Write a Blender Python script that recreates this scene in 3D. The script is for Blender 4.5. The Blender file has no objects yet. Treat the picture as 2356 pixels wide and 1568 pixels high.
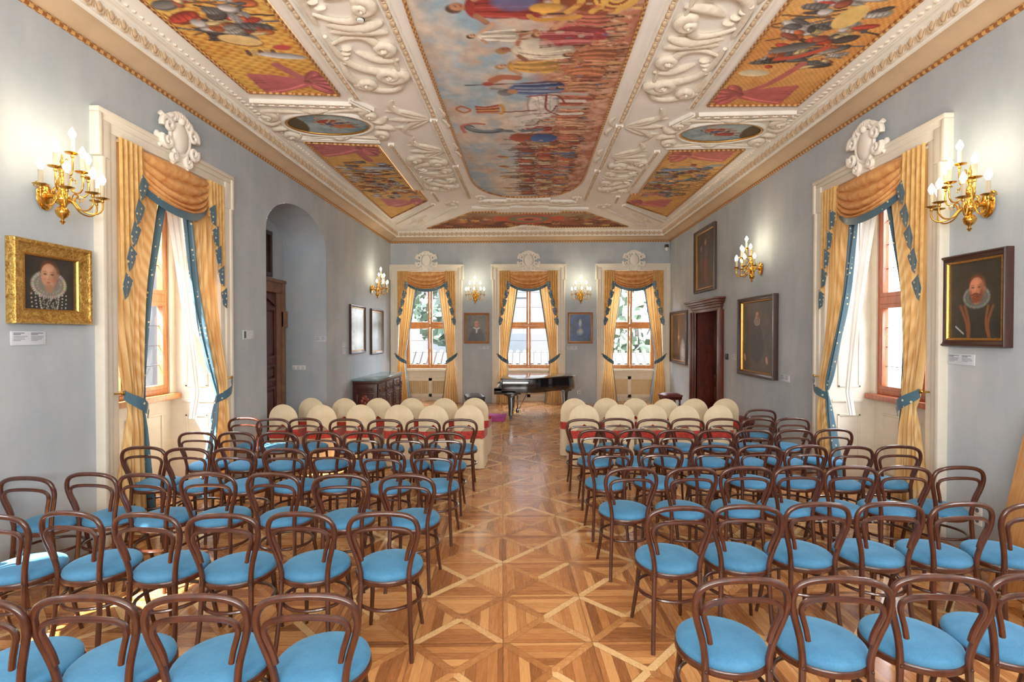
import bpy, bmesh, math, random
from mathutils import Vector, Matrix, noise
rnd = random.Random(11)
PI = math.pi
COL = bpy.context.scene.collection

# ------------------------------------------------------------------ room survey (metres)
S = 1.035
XL, XR, D, ZC, YB = -3.67 * S, 3.66 * S, 13.5 * S, 1.88 + 2.67 * S, -2.6
def zz(z): return 1.88 + (z - 1.88) * S

# ------------------------------------------------------------------ mesh builder
class MB:
    def __init__(s): s.v = []; s.f = []
    def add(s, vs, fs, M=None):
        b = len(s.v)
        s.v.extend([(M @ Vector(p))[:] for p in vs] if M else [tuple(p) for p in vs])
        s.f.extend([tuple(i + b for i in f) for f in fs]); return s
    def box(s, x0, x1, y0, y1, z0, z1, M=None):
        return s.add([(x0,y0,z0),(x1,y0,z0),(x1,y1,z0),(x0,y1,z0),(x0,y0,z1),(x1,y0,z1),(x1,y1,z1),(x0,y1,z1)],
              [(3,2,1,0),(4,5,6,7),(0,1,5,4),(1,2,6,5),(2,3,7,6),(3,0,4,7)], M)
    def sheet(s, fn, nu, nv, M=None, wrap=False):
        vs = [fn(i / nu, j / nv) for j in range(nv + 1) for i in range(nu + (0 if wrap else 1))]
        w = nu if wrap else nu + 1
        fs = []
        for j in range(nv):
            for i in range(nu):
                a = j*w + i; b = j*w + (i+1) % w
                fs.append((a, b, b + w, a + w))
        return s.add(vs, fs, M)
    def tube(s, pts, r, seg=8, closed=False, caps=True, flat=None, M=None):
        pts = [Vector(p) for p in pts]; n = len(pts)
        rr = r if isinstance(r, (list, tuple)) else [r]*n
        up = None; vs = []; fs = []
        for i, p in enumerate(pts):
            a = pts[(i-1) % n] if (closed or i > 0) else p
            b = pts[(i+1) % n] if (closed or i < n-1) else p
            t = (b - a).normalized()
            if up is None:
                up = Vector(flat) if flat else (Vector((0,0,1)) if abs(t.z) < .9 else Vector((0,1,0)))
            if flat: up = Vector(flat)
            u = (up - t * up.dot(t))
            if u.length < 1e-5: u = t.orthogonal()
            u.normalize(); w = t.cross(u); up = u
            for k in range(seg):
                an = 2*PI*k/seg
                q = p + (u*math.cos(an)*(rr[i][1] if isinstance(rr[i], tuple) else rr[i]) + w*math.sin(an)*(rr[i][0] if isinstance(rr[i], tuple) else rr[i]))
                vs.append(q[:])
        m = n if closed else n-1
        for i in range(m):
            for k in range(seg):
                a = i*seg + k; b = i*seg + (k+1) % seg
                c = ((i+1) % n)*seg + (k+1) % seg; d = ((i+1) % n)*seg + k
                fs.append((a, d, c, b))
        if caps and not closed:
            fs.append(tuple(range(seg))); fs.append(tuple((n-1)*seg + k for k in reversed(range(seg))))
        return s.add(vs, fs, M)
    def lathe(s, prof, seg=12, c=(0,0,0), M=None, a0=0, a1=2*PI):
        full = abs(a1 - a0 - 2*PI) < 1e-6
        n = seg if full else seg+1
        vs = [(c[0] + r*math.cos(a0+(a1-a0)*k/seg), c[1] + r*math.sin(a0+(a1-a0)*k/seg), c[2] + z) for r, z in prof for k in range(n)]
        fs = []
        for j in range(len(prof)-1):
            for k in range(seg):
                a = j*n+k; b = j*n+(k+1) % n
                fs.append((a, b, b+n, a+n))
        if full:
            fs.append(tuple(reversed(range(n)))); fs.append(tuple((len(prof)-1)*n + k for k in range(n)))
        return s.add(vs, fs, M)
    def ell(s, c, rx, ry, rz, nu=10, nv=6, M=None):
        return s.add(*_ell(c, rx, ry, rz, nu, nv), M)
    def prism(s, poly, lo, hi, ax=2, M=None):
        n = len(poly)
        def P(a, b, h): return (a, b, h) if ax == 2 else ((a, h, b) if ax == 1 else (h, a, b))
        vs = [P(a, b, lo) for a, b in poly] + [P(a, b, hi) for a, b in poly]
        fs = [tuple(reversed(range(n))), tuple(range(n, 2*n))] + [(i, (i+1) % n, (i+1) % n + n, i+n) for i in range(n)]
        return s.add(vs, fs, M)
    def build(s, name, mat, parent=None, smooth=40, bevel=0, bseg=2, fix=True, weld=False):
        me = bpy.data.meshes.new(name)
        me.from_pydata(s.v, [], s.f)
        if fix or bevel:
            bm = bmesh.new(); bm.from_mesh(me)
            if weld: bmesh.ops.remove_doubles(bm, verts=bm.verts, dist=1e-6)
            if bevel:
                es = [e for e in bm.edges if len(e.link_faces) == 2 and e.calc_face_angle(0) > .6]
                bmesh.ops.bevel(bm, geom=es, offset=bevel, segments=bseg, profile=.5, affect='EDGES', clamp_overlap=True)
            bmesh.ops.recalc_face_normals(bm, faces=bm.faces)
            bm.to_mesh(me); bm.free()
        if smooth:
            me.shade_smooth()
            try: me.set_sharp_from_angle(angle=math.radians(smooth))
            except Exception: pass
        me.materials.append(mat)
        o = bpy.data.objects.new(name, me); COL.objects.link(o)
        if parent: o.parent = parent
        return o
def _ell(c, rx, ry, rz, nu, nv):
    vs = [(c[0], c[1], c[2]-rz)]; fs = []
    for j in range(1, nv):
        t = -PI/2 + PI*j/nv
        for i in range(nu):
            p = 2*PI*i/nu
            vs.append((c[0]+rx*math.cos(t)*math.cos(p), c[1]+ry*math.cos(t)*math.sin(p), c[2]+rz*math.sin(t)))
    vs.append((c[0], c[1], c[2]+rz)); L = len(vs)-1
    for i in range(nu):
        fs.append((0, 1+(i+1) % nu, 1+i)); fs.append((L, L-nu+i, L-nu+(i+1) % nu))
        for j in range(nv-2):
            a = 1+j*nu+i; b = 1+j*nu+(i+1) % nu
            fs.append((a, b, b+nu, a+nu))
    return vs, fs
def cr(pts, k=6, closed=False):
    P = [Vector(p) for p in pts]; n = len(P); out = []
    for i in range(n if closed else n-1):
        g = lambda j: P[j % n] if closed else P[max(0, min(n-1, j))]
        p0, p1, p2, p3 = g(i-1), g(i), g(i+1), g(i+2)
        for q in range(k):
            t = q/k
            out.append(.5*((2*p1) + (p2-p0)*t + (2*p0-5*p1+4*p2-p3)*t*t + (3*p1-p0-3*p2+p3)*t**3))
    if not closed: out.append(P[-1])
    return out
def empty(name, loc=(0,0,0), rz=0, parent=None):
    o = bpy.data.objects.new(name, None); COL.objects.link(o)
    o.location = loc; o.rotation_euler = (0,0,rz); o.empty_display_size = .1
    if parent: o.parent = parent
    return o
def tag(o, label=None, cat=None, group=None, kind=None):
    if label: o['label'] = label
    if cat: o['category'] = cat
    if group: o['group'] = group
    if kind: o['kind'] = kind
    return o
def copy_tree(o, parent=None):
    c = o.copy(); COL.objects.link(c); c.parent = parent
    for ch in list(o.children): copy_tree(ch, c)
    return c
LF = 1.0084     # the left wall stands a little farther out than the first survey put it
WALL = {'L': (lambda u: (XL, u, 0), PI/2), 'R': (lambda u: (XR, u, 0), -PI/2), 'B': (lambda u: (u, D, 0), 0)}
def on_wall(name, w, u, z=0, parent=None):
    f, r = WALL[w]; p = f(u*LF if w == 'L' else u)
    return empty(name, (p[0], p[1], z), r, parent)

# ------------------------------------------------------------------ materials
def srgb(r, g, b):
    f = lambda c: (c/255/12.92) if c/255 <= .04045 else ((c/255+.055)/1.055)**2.4
    return (f(r), f(g), f(b), 1)
class NT:
    def __init__(s, name):
        s.mat = bpy.data.materials.new(name); s.mat.use_nodes = True
        s.t = s.mat.node_tree; s.b = s.t.nodes['Principled BSDF']; s.out = s.t.nodes['Material Output']
    def n(s, typ, **kw):
        q = s.t.nodes.new(typ)
        for k, v in kw.items(): setattr(q, k, v)
        return q
    def put(s, sock, v):
        if hasattr(v, 'is_output') or isinstance(v, bpy.types.NodeSocket): s.t.links.new(v, sock)
        else: sock.default_value = v
    def m(s, op, a, b=0.0, c=None):
        q = s.n('ShaderNodeMath', operation=op); s.put(q.inputs[0], a); s.put(q.inputs[1], b)
        if c is not None: s.put(q.inputs[2], c)
        return q.outputs[0]
    def mix(s, f, a, b):
        q = s.n('ShaderNodeMix', data_type='RGBA'); s.put(q.inputs[0], f); s.put(q.inputs[6], a); s.put(q.inputs[7], b); return q.outputs[2]
    def coord(s, which='Object', scale=(1,1,1), rot=(0,0,0), loc=(0,0,0)):
        tc = s.n('ShaderNodeTexCoord'); mp = s.n('ShaderNodeMapping')
        s.t.links.new(tc.outputs[which], mp.inputs[0])
        mp.inputs['Scale'].default_value = scale; mp.inputs['Rotation'].default_value = rot; mp.inputs['Location'].default_value = loc
        return mp.outputs[0]
    def noise(s, vec, scale, detail=3, rough=.5, dist=0):
        q = s.n('ShaderNodeTexNoise'); s.t.links.new(vec, q.inputs['Vector'])
        q.inputs['Scale'].default_value = scale; q.inputs['Detail'].default_value = detail
        q.inputs['Roughness'].default_value = rough; q.inputs['Distortion'].default_value = dist
        return q.outputs['Fac']
    def ramp(s, f, stops):
        q = s.n('ShaderNodeValToRGB'); s.t.links.new(f, q.inputs[0]); e = q.color_ramp.elements
        while len(e) < len(stops): e.new(.5)
        for i, (p, c) in enumerate(stops): e[i].position = p; e[i].color = c
        return q.outputs[0]
    def bump(s, h, strength=.3, dist=.01):
        q = s.n('ShaderNodeBump'); q.inputs['Strength'].default_value = strength; q.inputs['Distance'].default_value = dist
        s.t.links.new(h, q.inputs['Height']); s.t.links.new(q.outputs[0], s.b.inputs['Normal'])
    def set(s, **kw):
        for k, v in kw.items(): s.put(s.b.inputs[k.replace('_', ' ')], v)
        return s
def plain(name, c, rough=.5, metal=0, vary=.12, scale=8, coat=0, **kw):
    t = NT(name); v = t.noise(t.coord(), scale, 4)
    lo = tuple(x*(1-vary) for x in c[:3])+(1,); hi = tuple(min(1, x*(1+vary)) for x in c[:3])+(1,)
    t.set(Base_Color=t.ramp(v, [(.3, lo), (.7, hi)]), Roughness=rough, Metallic=metal)
    if coat: t.set(Coat_Weight=coat, Coat_Roughness=.12)
    if kw: t.set(**kw)
    return t.mat
def woodmat(name, dark, light, rough=.3, coat=.4, scale=(14,14,1.6)):
    t = NT(name); v = t.coord(scale=scale); g = t.noise(v, 3, 5, .6, 1.2)
    t.set(Base_Color=t.ramp(g, [(.25, dark), (.75, light)]), Roughness=rough, Coat_Weight=coat, Coat_Roughness=.1)
    return t.mat
M = {}
def wall_mat():
    t = NT('blue grey plaster'); c = t.coord()
    a = t.noise(c, .8, 5, .6); b = t.noise(t.coord(scale=(1,1,.25)), 3.5, 4, .6)
    col = t.ramp(t.m('ADD', t.m('MULTIPLY', a, .65), t.m('MULTIPLY', b, .35)), [(.34, srgb(158,172,184)), (.52, srgb(176,187,196)), (.68, srgb(196,201,205))])
    t.set(Base_Color=col, Roughness=.75); t.bump(b, .12, .02); return t.mat
M['wall'] = wall_mat()
def parquet():
    t = NT('oak panel parquet'); s = .545
    tc = t.n('ShaderNodeTexCoord'); sp = t.n('ShaderNodeSeparateXYZ')
    mp = t.n('ShaderNodeMapping'); t.t.links.new(tc.outputs['Object'], mp.inputs[0])
    mp.inputs['Rotation'].default_value = (0,0,math.radians(-3.0)); mp.inputs['Location'].default_value = (PX, PY, 0)
    t.t.links.new(mp.outputs[0], sp.inputs[0])
    X = t.m('DIVIDE', sp.outputs[0], s); Y = t.m('DIVIDE', sp.outputs[1], s)
    ix = t.m('FLOOR', X); iy = t.m('FLOOR', Y)
    a = t.m('SUBTRACT', t.m('SUBTRACT', X, ix), .5); b = t.m('SUBTRACT', t.m('SUBTRACT', Y, iy), .5)
    aa = t.m('ABSOLUTE', a); ab = t.m('ABSOLUTE', b)
    d = t.m('SUBTRACT', aa, ab); strip = t.m('LESS_THAN', t.m('ABSOLUTE', d), .066)
    side = t.m('GREATER_THAN', d, 0)
    ka = t.m('FLOOR', t.m('MULTIPLY', a, 9)); kb = t.m('FLOOR', t.m('MULTIPLY', b, 9))
    k = t.m('ADD', t.m('MULTIPLY', side, ka), t.m('MULTIPLY', t.m('SUBTRACT', 1, side), t.m('ADD', kb, 31)))
    ss = t.m('SIGN', t.m('MULTIPLY', a, b)); qs = t.m('ADD', t.m('MULTIPLY', t.m('SIGN', a), 3), ss)
    k = t.m('ADD', t.m('MULTIPLY', t.m('SUBTRACT', 1, strip), k), t.m('MULTIPLY', strip, t.m('ADD', qs, 77)))
    cb = t.n('ShaderNodeCombineXYZ'); t.put(cb.inputs[0], ix); t.put(cb.inputs[1], iy); t.put(cb.inputs[2], k)
    wn = t.n('ShaderNodeTexWhiteNoise'); t.t.links.new(cb.outputs[0], wn.inputs['Vector']); R1 = wn.outputs['Value']
    g1 = t.noise(t.coord(scale=(2,28,1)), 3, 4, .6, .6); g2 = t.noise(t.coord(scale=(28,2,1)), 3, 4, .6, .6)
    gm = t.n('ShaderNodeMix', data_type='FLOAT'); t.put(gm.inputs[0], side); t.put(gm.inputs[2], g1); t.put(gm.inputs[3], g2); g = gm.outputs[0]
    big = t.noise(t.coord(), .7, 2)
    f = t.m('ADD', t.m('ADD', t.m('MULTIPLY', R1, .62), t.m('MULTIPLY', g, .33)), t.m('MULTIPLY', big, .15))
    base = t.ramp(f, [(.2, srgb(132,76,36)), (.5, srgb(182,114,60)), (.78, srgb(214,152,90))])
    lite = t.ramp(f, [(.22, srgb(150,88,44)), (.5, srgb(196,132,74)), (.72, srgb(232,188,128))])
    colr = t.mix(strip, base, lite)
    fa = t.m('ABSOLUTE', t.m('SUBTRACT', t.m('FRACT', t.m('MULTIPLY', a, 9)), .5)); fb = t.m('ABSOLUTE', t.m('SUBTRACT', t.m('FRACT', t.m('MULTIPLY', b, 9)), .5))
    fm = t.n('ShaderNodeMix', data_type='FLOAT'); t.put(fm.inputs[0], side); t.put(fm.inputs[2], fb); t.put(fm.inputs[3], fa)
    seam = t.m('MULTIPLY', t.m('GREATER_THAN', fm.outputs[0], .475), t.m('SUBTRACT', 1, strip))
    seam = t.m('MAXIMUM', seam, t.m('GREATER_THAN', t.m('MAXIMUM', aa, ab), .4925))
    seam = t.m('MAXIMUM', seam, t.m('LESS_THAN', t.m('ABSOLUTE', t.m('SUBTRACT', t.m('ABSOLUTE', d), .066)), .006))
    colr = t.mix(t.m('MULTIPLY', seam, .55), colr, srgb(84,46,22))
    t.set(Base_Color=colr, Roughness=t.m('ADD', .17, t.m('MULTIPLY', g, .2)), Coat_Weight=.42, Coat_Roughness=.15)
    t.bump(t.m('SUBTRACT', 1, seam), .12, .003); return t.mat
PX, PY = 0.0, 0.0   # filled below by the survey of the panel grid
PX, PY = -.005, .172
M['floor'] = parquet()
M['chair'] = woodmat('mahogany stained beech', srgb(42,17,10), srgb(84,38,22), .3, .35, (6,6,2.5))
def velvet():
    t = NT('blue velvet'); v = t.noise(t.coord(), 9, 4, .6); w = t.noise(t.coord(), 160, 2)
    t.set(Base_Color=t.ramp(t.m('ADD', t.m('MULTIPLY', v, .7), t.m('MULTIPLY', w, .3)), [(.3, srgb(44,108,154)), (.7, srgb(70,138,184))]), Roughness=.8, Sheen_Weight=.35, Sheen_Roughness=.4)
    t.t.nodes['Principled BSDF'].inputs['Sheen Tint'].default_value = srgb(150,205,240)
    return t.mat
M['velvet'] = velvet()
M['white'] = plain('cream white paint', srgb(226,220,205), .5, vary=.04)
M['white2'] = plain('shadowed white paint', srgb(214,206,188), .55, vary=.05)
M['tan'] = plain('tan panel paint', srgb(196,172,132), .6, vary=.05)
M['stucco'] = plain('stucco cream', srgb(240,236,226), .8, vary=.06, scale=5)
M['stucco2'] = plain('stucco warm relief', srgb(226,216,198), .8, vary=.1, scale=20)
M['ceil'] = plain('ceiling whitewash', srgb(246,244,238), .85, vary=.04, scale=2)
M['cove'] = plain('tan cornice cove', srgb(204,176,142), .75, vary=.08, scale=3)
def beadmat():
    t = NT('gilt bead strip'); w = t.n('ShaderNodeTexChecker'); t.t.links.new(t.coord(), w.inputs['Vector']); w.inputs['Scale'].default_value = 28
    t.set(Base_Color=t.mix(w.outputs['Fac'], srgb(216,168,104), srgb(150,92,48)), Roughness=.5, Metallic=.2); return t.mat
M['bead'] = beadmat()
def gilt(name, a, b, sc=30, bs=.6):
    t = NT(name); v = t.noise(t.coord(), sc, 4, .6, 1.5)
    t.set(Base_Color=t.ramp(v, [(.3, a), (.65, b)]), Roughness=.32, Metallic=.85); t.bump(v, bs, .012); return t.mat
M['gilt'] = gilt('carved gilding', srgb(150,92,30), srgb(238,196,104))
M['gilt2'] = gilt('plain gilding', srgb(168,110,46), srgb(214,164,84), 60, .1)
M['brass'] = plain('polished brass', srgb(224,170,76), .18, 1.0, vary=.1, scale=20)
M['darkframe'] = woodmat('dark walnut frame', srgb(36,16,10), srgb(68,32,22), .42, .12)
M['amberframe'] = woodmat('amber wood frame', srgb(112,60,24), srgb(176,110,50), .35, .3)
M['door'] = woodmat('mahogany door', srgb(50,15,8), srgb(108,40,24), .4, .15, (5,5,1.2))
M['sash'] = woodmat('varnished pine sash', srgb(166,92,40), srgb(214,148,84), .4, .2, (8,8,1.5))
M['sashred'] = woodmat('red brown window wood', srgb(140,58,26), srgb(196,104,56), .4, .2, (8,8,1.5))
M['oak'] = woodmat('pale oak board', srgb(176,118,62), srgb(214,160,98), .45, .1, (20,20,1.5))
M['chest'] = woodmat('carved dark walnut', srgb(40,16,12), srgb(88,38,28), .4, .1, (7,7,3))
M['inlay'] = woodmat('red carved inlay', srgb(96,28,20), srgb(168,70,50), .35, .3, (30,30,30))
M['marble'] = plain('grey green marble', srgb(120,150,158), .12, vary=.15, scale=6)
M['stone'] = plain('brown stone surround', srgb(132,96,76), .7, vary=.2, scale=9)
M['piano'] = plain('black piano lacquer', (.008,.009,.012,1), .1, vary=0, coat=1)
M['piano2'] = plain('black satin iron', (.012,.012,.014,1), .4, vary=0)
M['ivory'] = plain('ivory keys', srgb(232,228,214), .3, vary=.02)
M['leather'] = plain('black leather', (.012,.012,.013,1), .45, vary=.2)
M['redleather'] = plain('dark red upholstery', srgb(110,48,46), .55, vary=.1)
M['magenta'] = plain('magenta carpet', srgb(206,70,156), .95, vary=.1, scale=40)
M['plastic'] = plain('white plastic', srgb(232,232,228), .45, vary=.02)
M['card'] = plain('white card', srgb(206,214,224), .6, vary=.02)
M['ink'] = plain('grey print', srgb(92,98,110), .8, vary=.02)
M['green'] = plain('green stripe', srgb(74,96,74), .7, vary=.02)
M['black'] = plain('black plastic', (.01,.01,.01,1), .4, vary=0)
M['wax'] = plain('ivory candle sleeve', srgb(176,166,146), .6, vary=.02, Emission_Color=srgb(255,222,160), Emission_Strength=.05)
def emis(name, c, st):
    t = NT(name); t.set(Base_Color=c, Emission_Color=c, Emission_Strength=st); return t.mat
M['bulb'] = emis('warm candle bulb', srgb(255,236,200), 7)
def cloth(name, a, b, trans=.25, sc=6, stripes=0, rough=.75, sheen=.2):
    t = NT(name); v = t.noise(t.coord(scale=(1,1,.5)), sc, 4, .6)
    if stripes:
        w = t.n('ShaderNodeTexWave', wave_type='BANDS', bands_direction='X'); t.t.links.new(t.coord(), w.inputs['Vector']); w.inputs['Scale'].default_value = stripes
        v = t.m('ADD', t.m('MULTIPLY', v, .65), t.m('MULTIPLY', w.outputs['Fac'], .35))
    col = t.ramp(v, [(.3, a), (.7, b)])
    t.set(Base_Color=col, Roughness=rough, Sheen_Weight=sheen)
    if trans:
        tr = t.n('ShaderNodeBsdfTranslucent'); t.t.links.new(col, tr.inputs[0])
        mx = t.n('ShaderNodeMixShader'); mx.inputs[0].default_value = trans
        t.t.links.new(t.b.outputs[0], mx.inputs[1]); t.t.links.new(tr.outputs[0], mx.inputs[2]); t.t.links.new(mx.outputs[0], t.out.inputs[0])
    return t.mat
M['curtain'] = cloth('gold curtain', srgb(214,170,104), srgb(238,208,148), .32, 5, 14)
M['swag'] = cloth('orange gold swag', srgb(200,126,66), srgb(236,182,114), .0, 14, 0, .6, 0)
M['damask'] = cloth('gold damask', srgb(204,154,84), srgb(236,198,126), .2, 22)
M['lining'] = cloth('white curtain lining', srgb(226,224,216), srgb(240,240,236), .35, 3)
M['cover'] = cloth('ivory chair cover', srgb(216,198,158), srgb(232,218,186), 0, 6)
M['redsash'] = cloth('red brocade sash', srgb(150,24,20), srgb(206,58,44), 0, 60)
def dots():
    t = NT('blue silk with pale dots'); vo = t.n('ShaderNodeTexVoronoi'); t.t.links.new(t.coord(), vo.inputs['Vector']); vo.inputs['Scale'].default_value = 17
    vo.inputs['Randomness'].default_value = .35
    d = t.m('LESS_THAN', vo.outputs['Distance'], .2)
    t.set(Base_Color=t.mix(d, srgb(58,94,112), srgb(206,200,160)), Roughness=.45, Sheen_Weight=.2); return t.mat
M['dots'] = dots()
def glass():
    t = NT('window glass'); tr = t.n('ShaderNodeBsdfTransparent'); gl = t.n('ShaderNodeBsdfGlossy'); gl.inputs['Roughness'].default_value = .02
    fr = t.n('ShaderNodeFresnel'); fr.inputs[0].default_value = 1.45; mx = t.n('ShaderNodeMixShader')
    t.t.links.new(fr.outputs[0], mx.inputs[0]); t.t.links.new(tr.outputs[0], mx.inputs[1]); t.t.links.new(gl.outputs[0], mx.inputs[2]); t.t.links.new(mx.outputs[0], t.out.inputs[0])
    return t.mat
M['glass'] = glass()
def paintmat(name='oil paint', rough=.5):
    t = NT(name); a = t.n('ShaderNodeAttribute'); a.attribute_name = 'paint'
    v = t.noise(t.coord(), 60, 3); 
    t.set(Base_Color=t.mix(t.m('MULTIPLY', v, .16), a.outputs['Color'], (.02,.015,.01,1)), Roughness=rough); return t.mat
M['paint'] = paintmat('varnished oil paint', .35); M['fresco'] = paintmat('ceiling fresco', .85)

# ------------------------------------------------------------------ painter: colours kept on the vertices of a fine canvas mesh
def L3(c): return srgb(*c)[:3]
class Canvas:
    def __init__(s, x0, x1, y0, y1, step):
        s.x0, s.y0 = x0, y0; s.nx = max(2, round((x1-x0)/step)); s.ny = max(2, round((y1-y0)/step))
        s.dx = (x1-x0)/s.nx; s.dy = (y1-y0)/s.ny; s.w = s.nx+1
        s.c = [[0,0,0] for _ in range((s.nx+1)*(s.ny+1))]
    def fill(s, fn):
        for j in range(s.ny+1):
            for i in range(s.nx+1): s.c[j*s.w+i] = list(fn(s.x0+i*s.dx, s.y0+j*s.dy))
    def ell(s, cx, cy, rx, ry, ang, c, soft=.3, al=1.0, shade=0.0):
        R = max(rx, ry); ca, sa = math.cos(ang), math.sin(ang)
        i0 = max(0, int((cx-R-s.x0)/s.dx)); i1 = min(s.nx, int((cx+R-s.x0)/s.dx)+1)
        j0 = max(0, int((cy-R-s.y0)/s.dy)); j1 = min(s.ny, int((cy+R-s.y0)/s.dy)+1)
        for j in range(j0, j1+1):
            y = s.y0+j*s.dy-cy
            for i in range(i0, i1+1):
                x = s.x0+i*s.dx-cx
                u = (x*ca+y*sa)/rx; v = (-x*sa+y*ca)/ry; q = u*u+v*v
                if q < 1:
                    k = al*min(1, (1-q)/soft) if soft > 0 else al
                    f = 1+shade*(v*.8 - u*.3)
                    o = s.c[j*s.w+i]
                    o[0] += (c[0]*f-o[0])*k; o[1] += (c[1]*f-o[1])*k; o[2] += (c[2]*f-o[2])*k
    def stroke(s, pts, w, c, al=1.0, taper=True, soft=.5):
        P = cr([(p[0], p[1], 0) for p in pts], 5) if len(pts) > 2 else [Vector((p[0], p[1], 0)) for p in pts]
        for a, b in zip(P, P[1:]):
            d = b-a; n = max(1, int(d.length/(max(w, s.dx)*.6)))
            for k in range(n):
                q = a+d*(k/n); s.ell(q.x, q.y, max(w, s.dx*.8), max(w, s.dx*.8), 0, c, soft, al)
    def grain(s, amp, sc):
        for j in range(s.ny+1):
            for i in range(s.nx+1):
                k = 1+amp*nz(s.x0+i*s.dx, s.y0+j*s.dy, sc, 9); o = s.c[j*s.w+i]; o[0] *= k; o[1] *= k; o[2] *= k
    def mesh(s, name, place, mat, parent=None, keep=None):
        vs = [place(s.x0+i*s.dx, s.y0+j*s.dy) for j in range(s.ny+1) for i in range(s.nx+1)]
        fs = []
        for j in range(s.ny):
            for i in range(s.nx):
                if keep and not keep(s.x0+(i+.5)*s.dx, s.y0+(j+.5)*s.dy): continue
                a = j*s.w+i; fs.append((a, a+1, a+1+s.w, a+s.w))
        me = bpy.data.meshes.new(name); me.from_pydata(vs, [], fs)
        at = me.attributes.new('paint', 'FLOAT_COLOR', 'POINT')
        flat = []
        for c in s.c: flat.extend((max(0, c[0]), max(0, c[1]), max(0, c[2]), 1.0))
        at.data.foreach_set('color', flat)
        if keep:
            bm = bmesh.new(); bm.from_mesh(me)
            bmesh.ops.delete(bm, geom=[v for v in bm.verts if not v.link_faces], context='VERTS'); bm.to_mesh(me); bm.free()
        me.materials.append(mat)
        o = bpy.data.objects.new(name, me); COL.objects.link(o)
        if parent: o.parent = parent
        return o
def nz(x, y, sc, seed=0): return noise.fractal(Vector((x*sc, y*sc, seed*7.31)), .6, 2.1, 4)
def lerp(a, b, t): t = max(0, min(1, t)); return [a[i]+(b[i]-a[i])*t for i in range(3)]
def inpoly(p, x, y):
    r = False; n = len(p)
    for i in range(n):
        (x1, y1), (x2, y2) = p[i], p[(i+1) % n]
        if (y1 > y) != (y2 > y) and x < (x2-x1)*(y-y1)/(y2-y1)+x1: r = not r
    return r

# ------------------------------------------------------------------ bentwood chair
SEAT = .47
def make_chair():
    t = empty('bentwood_chair')
    half = [(.138,-.157,.440),(.139,-.157,.500),(.150,-.164,.565),(.167,-.173,.625),(.184,-.182,.680),(.196,-.189,.735),(.193,-.196,.785),(.171,-.201,.824),(.122,-.204,.847),(.06,-.205,.856)]
    path = half + [(0,-.205,.858)] + [(-x,y,z) for x,y,z in reversed(half)]
    MB().tube(cr(path, 4), .0152, 10).build('back_hoop', M['chair'], t)
    hi = [(.126,-.178,.580),(.137,-.184,.630),(.153,-.192,.680),(.163,-.198,.716),(.156,-.202,.746),(.126,-.205,.765),(.066,-.207,.774)]
    path = hi + [(0,-.207,.776)] + [(-x,y,z) for x,y,z in reversed(hi)]
    MB().tube(cr(path, 4), .0122, 8).build('inner_hoop', M['chair'], t)
    m = MB()
    prof = [(.168,.430),(.197,.430),(.202,.436),(.202,.456),(.197,.462),(.168,.462)]
    m.sheet(lambda u, v: (prof[int(round(v*6)) % 6][0]*math.cos(2*PI*u), prof[int(round(v*6)) % 6][0]*math.sin(2*PI*u), prof[int(round(v*6)) % 6][1]), 36, 6, wrap=True)
    m.build('seat_frame', M['chair'], t, smooth=50)
    prof = [(.0,.450),(.188,.450),(.196,.466),(.197,.476),(.193,.487),(.183,.496),(.165,.503),(.12,.511),(.06,.516),(.0,.517)]
    MB().lathe(prof, 36).build('seat_cushion', M['velvet'], t, smooth=60)
    for sx in (-1, 1):
        p = cr([(sx*.135,.128,.445),(sx*.139,.140,.32),(sx*.150,.166,.16),(sx*.166,.196,0)], 4)
        MB().tube(p, [.0175-.006*k/(len(p)-1) for k in range(len(p))], 8).build('front_leg', M['chair'], t)
        p = cr([(sx*.138,-.157,.452),(sx*.142,-.162,.33),(sx*.150,-.178,.16),(sx*.161,-.206,0)], 4)
        MB().tube(p, [.0158-.003*k/(len(p)-1) for k in range(len(p))], 8).build('rear_leg', M['chair'], t)
        b = MB().ell((sx*.140,-.174,.452), .007, .005, .007, 8, 5).build('bolt', M['darkframe'], t)
    MB().tube([(.190*math.cos(2*PI*k/32), .184*math.sin(2*PI*k/32)-.006, .295) for k in range(32)], .0105, 8, closed=True).build('ring_stretcher', M['chair'], t)
    return t
L = [
 [(-2.13,1.88),(-1.73,1.92),(-1.30,1.94),(-0.87,1.96)],
 [(-3.46,2.74),(-3.01,2.76),(-2.62,2.83),(-2.17,2.82),(-1.73,2.82),(-1.30,2.86),(-0.83,2.88)],
 [(-3.57,3.51),(-3.20,3.63),(-2.80,3.62),(-2.35,3.66),(-1.87,3.67),(-1.36,3.65),(-0.88,3.66)],
 [(-3.48,4.50),(-3.05,4.46),(-2.63,4.47),(-2.17,4.47),(-1.76,4.51),(-1.29,4.46),(-0.85,4.51)],
 [(-3.44,5.19),(-3.03,5.20),(-2.59,5.21),(-2.15,5.24),(-1.72,5.24),(-1.26,5.23),(-0.86,5.25)],
 [(-3.45,6.10),(-3.07,6.04),(-2.70,6.08),(-2.19,6.05),(-1.71,6.02),(-1.26,6.05),(-0.82,6.08)]]
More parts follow.
